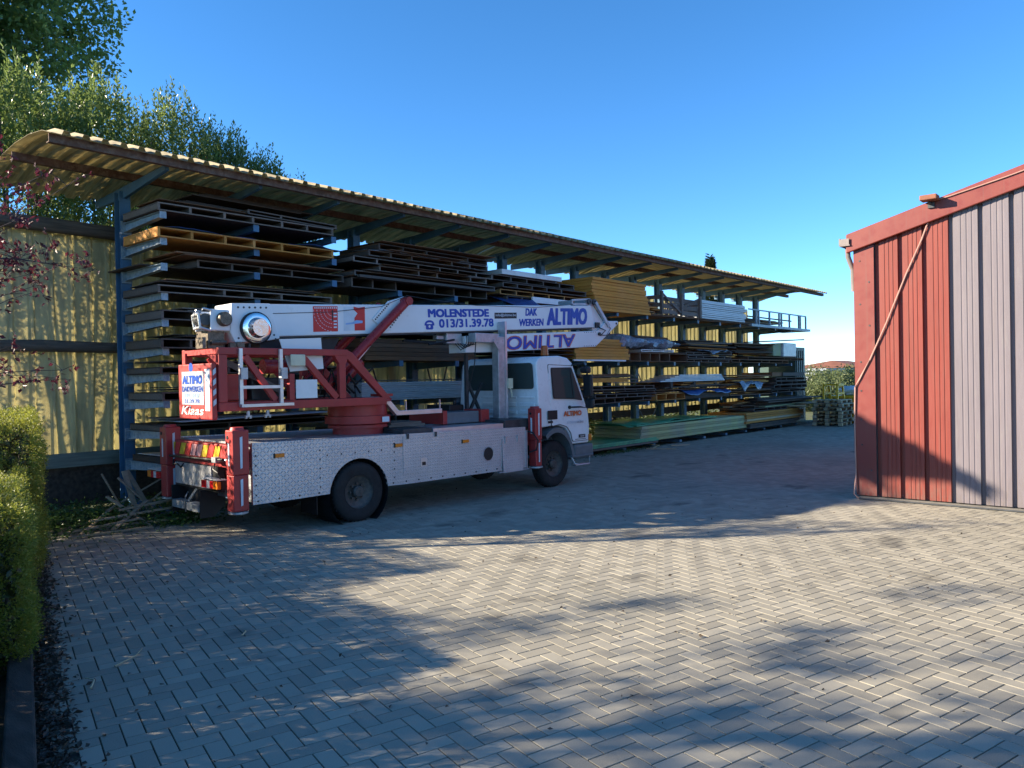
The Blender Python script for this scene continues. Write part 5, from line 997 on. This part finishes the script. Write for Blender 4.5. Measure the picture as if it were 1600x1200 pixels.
# ------------------------------------------------------------------ plants
def shoots(n, base, top, spread, per, L, W, jitter=.25, lean=.25):
    """upright leafy shoots: base/top arrays of points; leaves spiral up each shoot"""
    t = np.tile(np.linspace(.15, 1, per), n); idx = np.repeat(np.arange(n), per)
    P = base[idx]+(top[idx]-base[idx])*t[:, None]+rng.normal(0, .012, (n*per, 3))
    ax = unit(top-base)[idx]; a = np.tile(np.arange(per)*2.4, n)+idx
    rad = np.c_[np.cos(a), np.sin(a), np.zeros(len(a))]
    Dv = rad*(1-.45*t[:, None])+ax*(.55+.5*t[:, None])+rng.normal(0, jitter, (n*per, 3))
    k = rng.uniform(.7, 1.2, n*per)*(1-.35*t)
    return P, Dv, L*k, W*k
def tree_wood(mb, p, d, L, r, depth, spread=.55, tips=None, grav=0.):
    p = Vector(p); d = Vector(d).normalized(); q = p+d*L*.5+Vector((random.uniform(-1, 1), random.uniform(-1, 1), 0))*L*.05; e = q+(d+Vector((random.uniform(-.2, .2), random.uniform(-.2, .2), random.uniform(-.1, .15)+grav)))*L*.5
    mb.tube([p, q, e], [r, r*.85, r*.65], 7 if depth > 1 else 5, cap=False)
    if depth == 0:
        if tips is not None: tips.append(e)
        return
    for k in range(random.choice((2, 3, 3))):
        nd = (d+Vector((random.uniform(-1, 1), random.uniform(-1, 1), random.uniform(-.5, .7)))*spread*1.4).normalized(); tree_wood(mb, e if k < 2 else q, nd, L*random.uniform(.62, .85), r*.6, depth-1, spread, tips, grav)
def laurel(x, y, h, wd, n, label, z0=0.3):
    e = empty('laurel_shrub', (x, y, 0), label, 'shrub', 'laurels behind the fence')
    th = rng.random(n)*2*math.pi; rr = np.sqrt(rng.random(n))*wd; hz = rng.random(n)
    sx = rr*np.cos(th); sy = rr*np.sin(th)*.62
    topz = h*(1-.16*(rr/wd)**2)*(.12+.88*hz**.33)
    top = np.c_[sx*1.05, sy*1.05, topz+rng.normal(0, .12, n)]; ln = rng.uniform(.35, .7, n)
    base = top-np.c_[sx*.12*ln+rng.normal(0, .06, n), sy*.12*ln+rng.normal(0, .06, n), ln]
    P, Dv, L, W = shoots(n, base, top, 0, 15, .115, .042)
    leaves('crown', P, Dv, L, W, 'leaf_laurel', e, .12)
    m = MB()
    for k in range(10):
        a = random.random()*6.28; q = random.uniform(.3, .85)*wd
        m.tube([(random.uniform(-.2, .2), random.uniform(-.15, .15), 0), (q*.5*math.cos(a), q*.3*math.sin(a), h*.45), (q*math.cos(a), q*.6*math.sin(a), h*.85)], [.04, .028, .01], 6)
    m.build('trunk', 'bark', e)
for lx_, lh, lw, ln_, lab in ((2.7, 6.5, 1.2, 600, 'leftmost laurel rising above the near end of the canopy'), (4.0, 7.0, 1.15, 1150, 'laurel in front of the big tree above the canopy'),
        (5.3, 7.1, 1.1, 1200, 'laurel right of the big tree above the canopy'), (6.6, 7.2, 1.0, 1050, 'tallest pointed laurel above the canopy'), (7.6, 6.75, .85, 1200, 'laurel behind the canopy right of the tallest one'),
        (8.4, 6.45, .7, 900, 'second laurel from the right above the canopy'), (9.1, 6.1, .5, 500, 'rightmost small laurel above the canopy'), (10.3, 4.5, 1.0, 500, 'lower laurel behind the fence at the second bay'),
        (1.1, 6.5, 1.0, 460, 'low laurel behind the fence at the far left'), (-.1, 4.3, .9, 330, 'laurel beyond the left end of the fence')):
    laurel(lx_, 13.7, lh, lw, ln_, lab)
def crown_tree(name, loc, trunk_h, c, rad, nclump, per, lsize, ml, label, cat='tree', mb_='bark', flat=1., clump=.55, seed=1, wide=.6):
    rs = np.random.default_rng(seed); e = empty(name, loc, label, cat)
    u = unit(rs.normal(size=(nclump, 3))); rr = (rs.random((nclump, 1)))**.45
    cc = np.array(c)+u*rr*np.array(rad); lump = 1+.18*np.sin(u[:, :1]*5+seed)+.12*np.sin(u[:, 2:]*9+u[:, 1:2]*6); cc = np.array(c)+(cc-np.array(c))*lump
    s = rs.uniform(.5, 1.2, nclump)*clump
    P = np.repeat(cc, per, 0)+unit(rs.normal(size=(nclump*per, 3)))*(rs.random((nclump*per, 1))**.5)*np.repeat(s, per)[:, None]*np.array([1, 1, .75])
    Dv = rs.normal(size=P.shape)+np.array([0, 0, -.2]); k = rs.uniform(.6, 1.25, len(P))
    leaves('crown', P, Dv, lsize*k, lsize*wide*k, ml, e, .15)
    m = MB(); C_ = Vector(c); m.tube([(0, 0, 0), (C_.x*.25+.05, C_.y*.25, trunk_h*.5), (C_.x*.6, C_.y*.6, trunk_h)], [max(rad)*.075, max(rad)*.06, max(rad)*.045], 9)
    T_ = Vector((C_.x*.6, C_.y*.6, trunk_h))
    for i in rs.choice(nclump, min(nclump, 38), replace=False):
        q = Vector(cc[i]); mid = (T_+q)/2+Vector(rs.normal(0, .12, 3)); m.tube([T_, mid, q], [max(rad)*.028, max(rad)*.016, .008], 6, cap=False)
    m.build('trunk', mb_, e); return e
crown_tree('oak_tree', (4.5, 20.2, 0), 5.6, (0, 0, 9.2), (2.95, 2.8, 3.2), 440, 150, .14, 'leaf_oak', 'big dark leafy tree at the top left behind the laurels', seed=3, clump=.75)
# trees left of the picture whose shade falls across the foreground
crown_tree('shade_tree', (-6.2, 10.75, 0), 2.6, (0, 0, 5.1), (2.55, 2.55, 2.1), 85, 60, .12, 'leaf_oak', 'tree left of the picture shading the foreground paving', seed=11, clump=.42)
crown_tree('shade_tree', (-12.6, 12.9, 0), 3.4, (0, 0, 6.6), (2.4, 2.4, 1.6), 34, 70, .13, 'leaf_oak', 'second tree left of the picture shading the nearest paving', seed=14, clump=.55)
crown_tree('far_shrub', (43.5, 15.2, 0), .6, (0, 0, .9), (3.4, 2.4, 1.15), 150, 110, .17, 'leaf_bush', 'grey green shrub thicket beyond the yellow skip, left part', 'shrub', seed=5, clump=.6, wide=.35)
crown_tree('far_shrub', (47.5, 14.5, 0), .6, (0, 0, 1.0), (3.2, 2.4, 1.0), 130, 110, .17, 'leaf_bush', 'grey green shrub thicket beyond the yellow skip, by the shed', 'shrub', seed=6, clump=.6, wide=.35)
crown_tree('far_shrub', (38.0, 13.6, 0), .5, (0, 0, .6), (2.6, 1.6, .9), 110, 100, .16, 'leaf_bush', 'low shrub behind the end of the rack', 'shrub', seed=9, clump=.5, wide=.35)
cn = empty('conifer', (40.3, 20, 0), 'tip of a distant conifer above the canopy roof', 'tree')
n = 5200; hz = rng.random(n)**.7; zz = 3+5.2*hz; rr = (1-hz)*.85*(.35+.65*rng.random(n)); ta = rng.random(n)*6.28
leaves('crown', np.c_[rr*np.cos(ta), rr*np.sin(ta), zz+.15*rng.normal(size=n)], np.c_[np.cos(ta), np.sin(ta), rng.normal(.35, .3, n)], .32, .09, 'leaf_conifer', cn); MB().tube([(0, 0, 0), (0, 0, 4.5), (0, 0, 8.1)], [.18, .1, .02], 8).build('trunk', 'bark', cn)
# clipped hedges at the left edge
def hedge(c, half, h, n, label, seed, rz):
    rs = np.random.default_rng(seed); e = empty('clipped_hedge', (*c, 0), label, 'hedge', 'clipped hedges at the left', rz)
    P = rs.uniform(-1, 1, (n, 3)); f = rs.integers(0, 5, n); sh = 1-np.abs(rs.normal(0, .10, n))
    for a, s, k in ((0, 1, 0), (0, -1, 1), (1, 1, 2), (1, -1, 3)): P[f == k, a] = s*sh[f == k]
    P[f == 4, 2] = sh[f == 4]
    bul = 1+.06*np.sin(P[:, 0]*4+seed)+.05*np.sin(P[:, 2]*5+P[:, 1]*3)
    rnd = np.maximum(0, P[:, 2]-.5)**2*.45
    X = P[:, 0]*half[0]*bul*(1-rnd); Y = P[:, 1]*half[1]*bul*(1-rnd); Z = (P[:, 2]*.5+.5)*h*(1+.03*np.sin(P[:, 0]*7+P[:, 1]*5+seed))+.04
    base = np.c_[X, Y, Z]; outd = np.c_[P[:, 0]*(np.abs(P[:, 0]) > .8), P[:, 1]*(np.abs(P[:, 1]) > .8), .55+.5*(P[:, 2] > .7)]+rs.normal(0, .35, (n, 3))
    top = base+unit(outd)*rs.uniform(.03, .09, (n, 1))
    Pn, Dv, L, W = shoots(n, base, top, 0, 9, .026, .0135, .4)
    leaves('foliage', Pn, Dv, L, W, 'leaf_hedge', e, .15)
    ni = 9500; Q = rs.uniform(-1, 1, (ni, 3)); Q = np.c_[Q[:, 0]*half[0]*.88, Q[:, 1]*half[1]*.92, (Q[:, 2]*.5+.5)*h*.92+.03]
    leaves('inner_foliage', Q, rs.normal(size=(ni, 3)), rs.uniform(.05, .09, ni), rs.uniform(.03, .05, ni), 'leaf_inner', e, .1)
    m = MB()
    for k in range(26):
        a, b = rs.uniform(-.85, .85)*half[0], rs.uniform(-.85, .85)*half[1]; m.tube([(a*.6, b*.8, 0), (a*.9, b*.95, h*.4), (a, b, h*.9)], [.013, .009, .004], 5)
    m.build('stems', 'bark', e); return e
hr = R(73.5-90)
ca_ = e0+ed*2.6+en*.60; hedge(tuple(ca_), (.46, 1.32), .98, 11500, 'nearer clipped yellow green hedge at the left edge of the paving', 2, hr)
cb_ = e0+ed*5.2+en*.60; hedge(tuple(cb_), (.55, 1.2), 1.42, 10500, 'taller clipped yellow green hedge behind the nearer one', 5, hr)
cc_ = e0+ed*.3+en*1.04; hedge(tuple(cc_), (.42, 1.6), 1.0, 6500, 'clipped hedge continuing left of the picture beside the bed', 8, hr)
# purple leaved plum reaching in from the left
pl = empty('purple_plum', (1.62, 9.85, 0), 'purple leaved plum with sparse branches reaching in from the left', 'tree')
m = MB(); tips = []; pts_all = []
m.tube([(0, 0, 0), (.03, .02, 1.0), (.05, 0, 3.5)], [.06, .05, .03], 8)
for k in range(26):
    z = random.uniform(1.5, 3.4); dr = Vector((random.uniform(.55, 1.0), random.uniform(-.6, .1), random.uniform(-.28, .85))).normalized(); L = random.uniform(1.1, 2.0)
    p0 = Vector((.05, 0, z)); a = [p0]
    for s in range(6): a.append(a[-1]+(dr+Vector((random.uniform(-.18, .18), random.uniform(-.18, .18), random.uniform(-.14, .10))))*L/6)
    m.tube(a, [.014, .011, .009, .007, .005, .004, .0025], 5, cap=False)
    for s in range(2, 7):
        for q in range(random.choice((2, 3))):
            e2 = a[s]+Vector((random.uniform(-.2, .25), random.uniform(-.2, .2), random.uniform(-.15, .2))); m.tube([a[s], (a[s]+e2)/2+Vector((0, 0, .02)), e2], [.004, .003, .002], 4, cap=False)
            for t in (.4, .7, 1.): pts_all += [a[s].lerp(e2, t)]*3
m.build('branches', 'bark_purple', pl)
P = np.array([tuple(p) for p in pts_all]); keep = rng.random(len(P)) < .6; P = P[keep]+rng.normal(0, .012, (keep.sum(), 3))
leaves('foliage', P, rng.normal(size=P.shape)+np.array([0, 0, -.3]), rng.uniform(.045, .08, len(P)), rng.uniform(.028, .046, len(P)), 'leaf_plum', pl, .2)
# ground ivy, weeds
def patch(name, cx, cy, sx, sy, n, zmax, m, label, L=.05, sd=1):
    rs = np.random.default_rng(sd); P = np.c_[cx+rs.normal(0, sx, n), cy+rs.normal(0, sy, n), rs.random(n)*zmax]
    return tag(leaves(name, P, np.c_[rs.normal(size=(n, 2)), rs.uniform(.0, .7, n)], rs.uniform(.6, 1.3, n)*L, rs.uniform(.4, .9, n)*L, m, nrm=np.tile([0, 0, 1.], (n, 1))), label, 'weeds', kind='stuff')
patch('ground_ivy', 3.3, 10.5, .9, .45, 5200, .22, 'leaf_ivy', 'dark ivy covering the ground under the fence', sd=2)
patch('weeds', 4.6, 9.6, .22, .13, 900, .09, 'leaf_ivy', 'bright green weeds on the paving behind the truck tail', .045, 3)
patch('ground_ivy', 4.2, 10.2, .5, .4, 1800, .10, 'leaf_ivy', 'low weeds around the heap of offcuts', .04, 4)
patch('wild_grass', 17.5, 12.9, 4.5, .35, 9000, .95, 'leaf_bush', 'wild plants lit by the sun behind the fence gap', .14, 6)
patch('weeds', 15.0, 9.75, 1.0, .12, 700, .06, 'leaf_ivy', 'weeds under the green boards right of the truck', .035, 7)

ns = 420; P = np.c_[rng.uniform(1.6, 10.5, ns), rng.uniform(.3, 9.3, ns), rng.random(ns)*.008+.004]
P = P[((P[:, :2]-e0)@en < -.1)]
tag(leaves('fallen_leaves', P, np.c_[rng.normal(size=(len(P), 2)), rng.normal(.1, .2, len(P))], rng.uniform(.015, .04, len(P)), rng.uniform(.01, .025, len(P)), 'leaf_dead', nrm=np.tile([0, 0, 1.], (len(P), 1))), 'small dead leaves and bits scattered over the paving', 'leaf litter', kind='stuff')
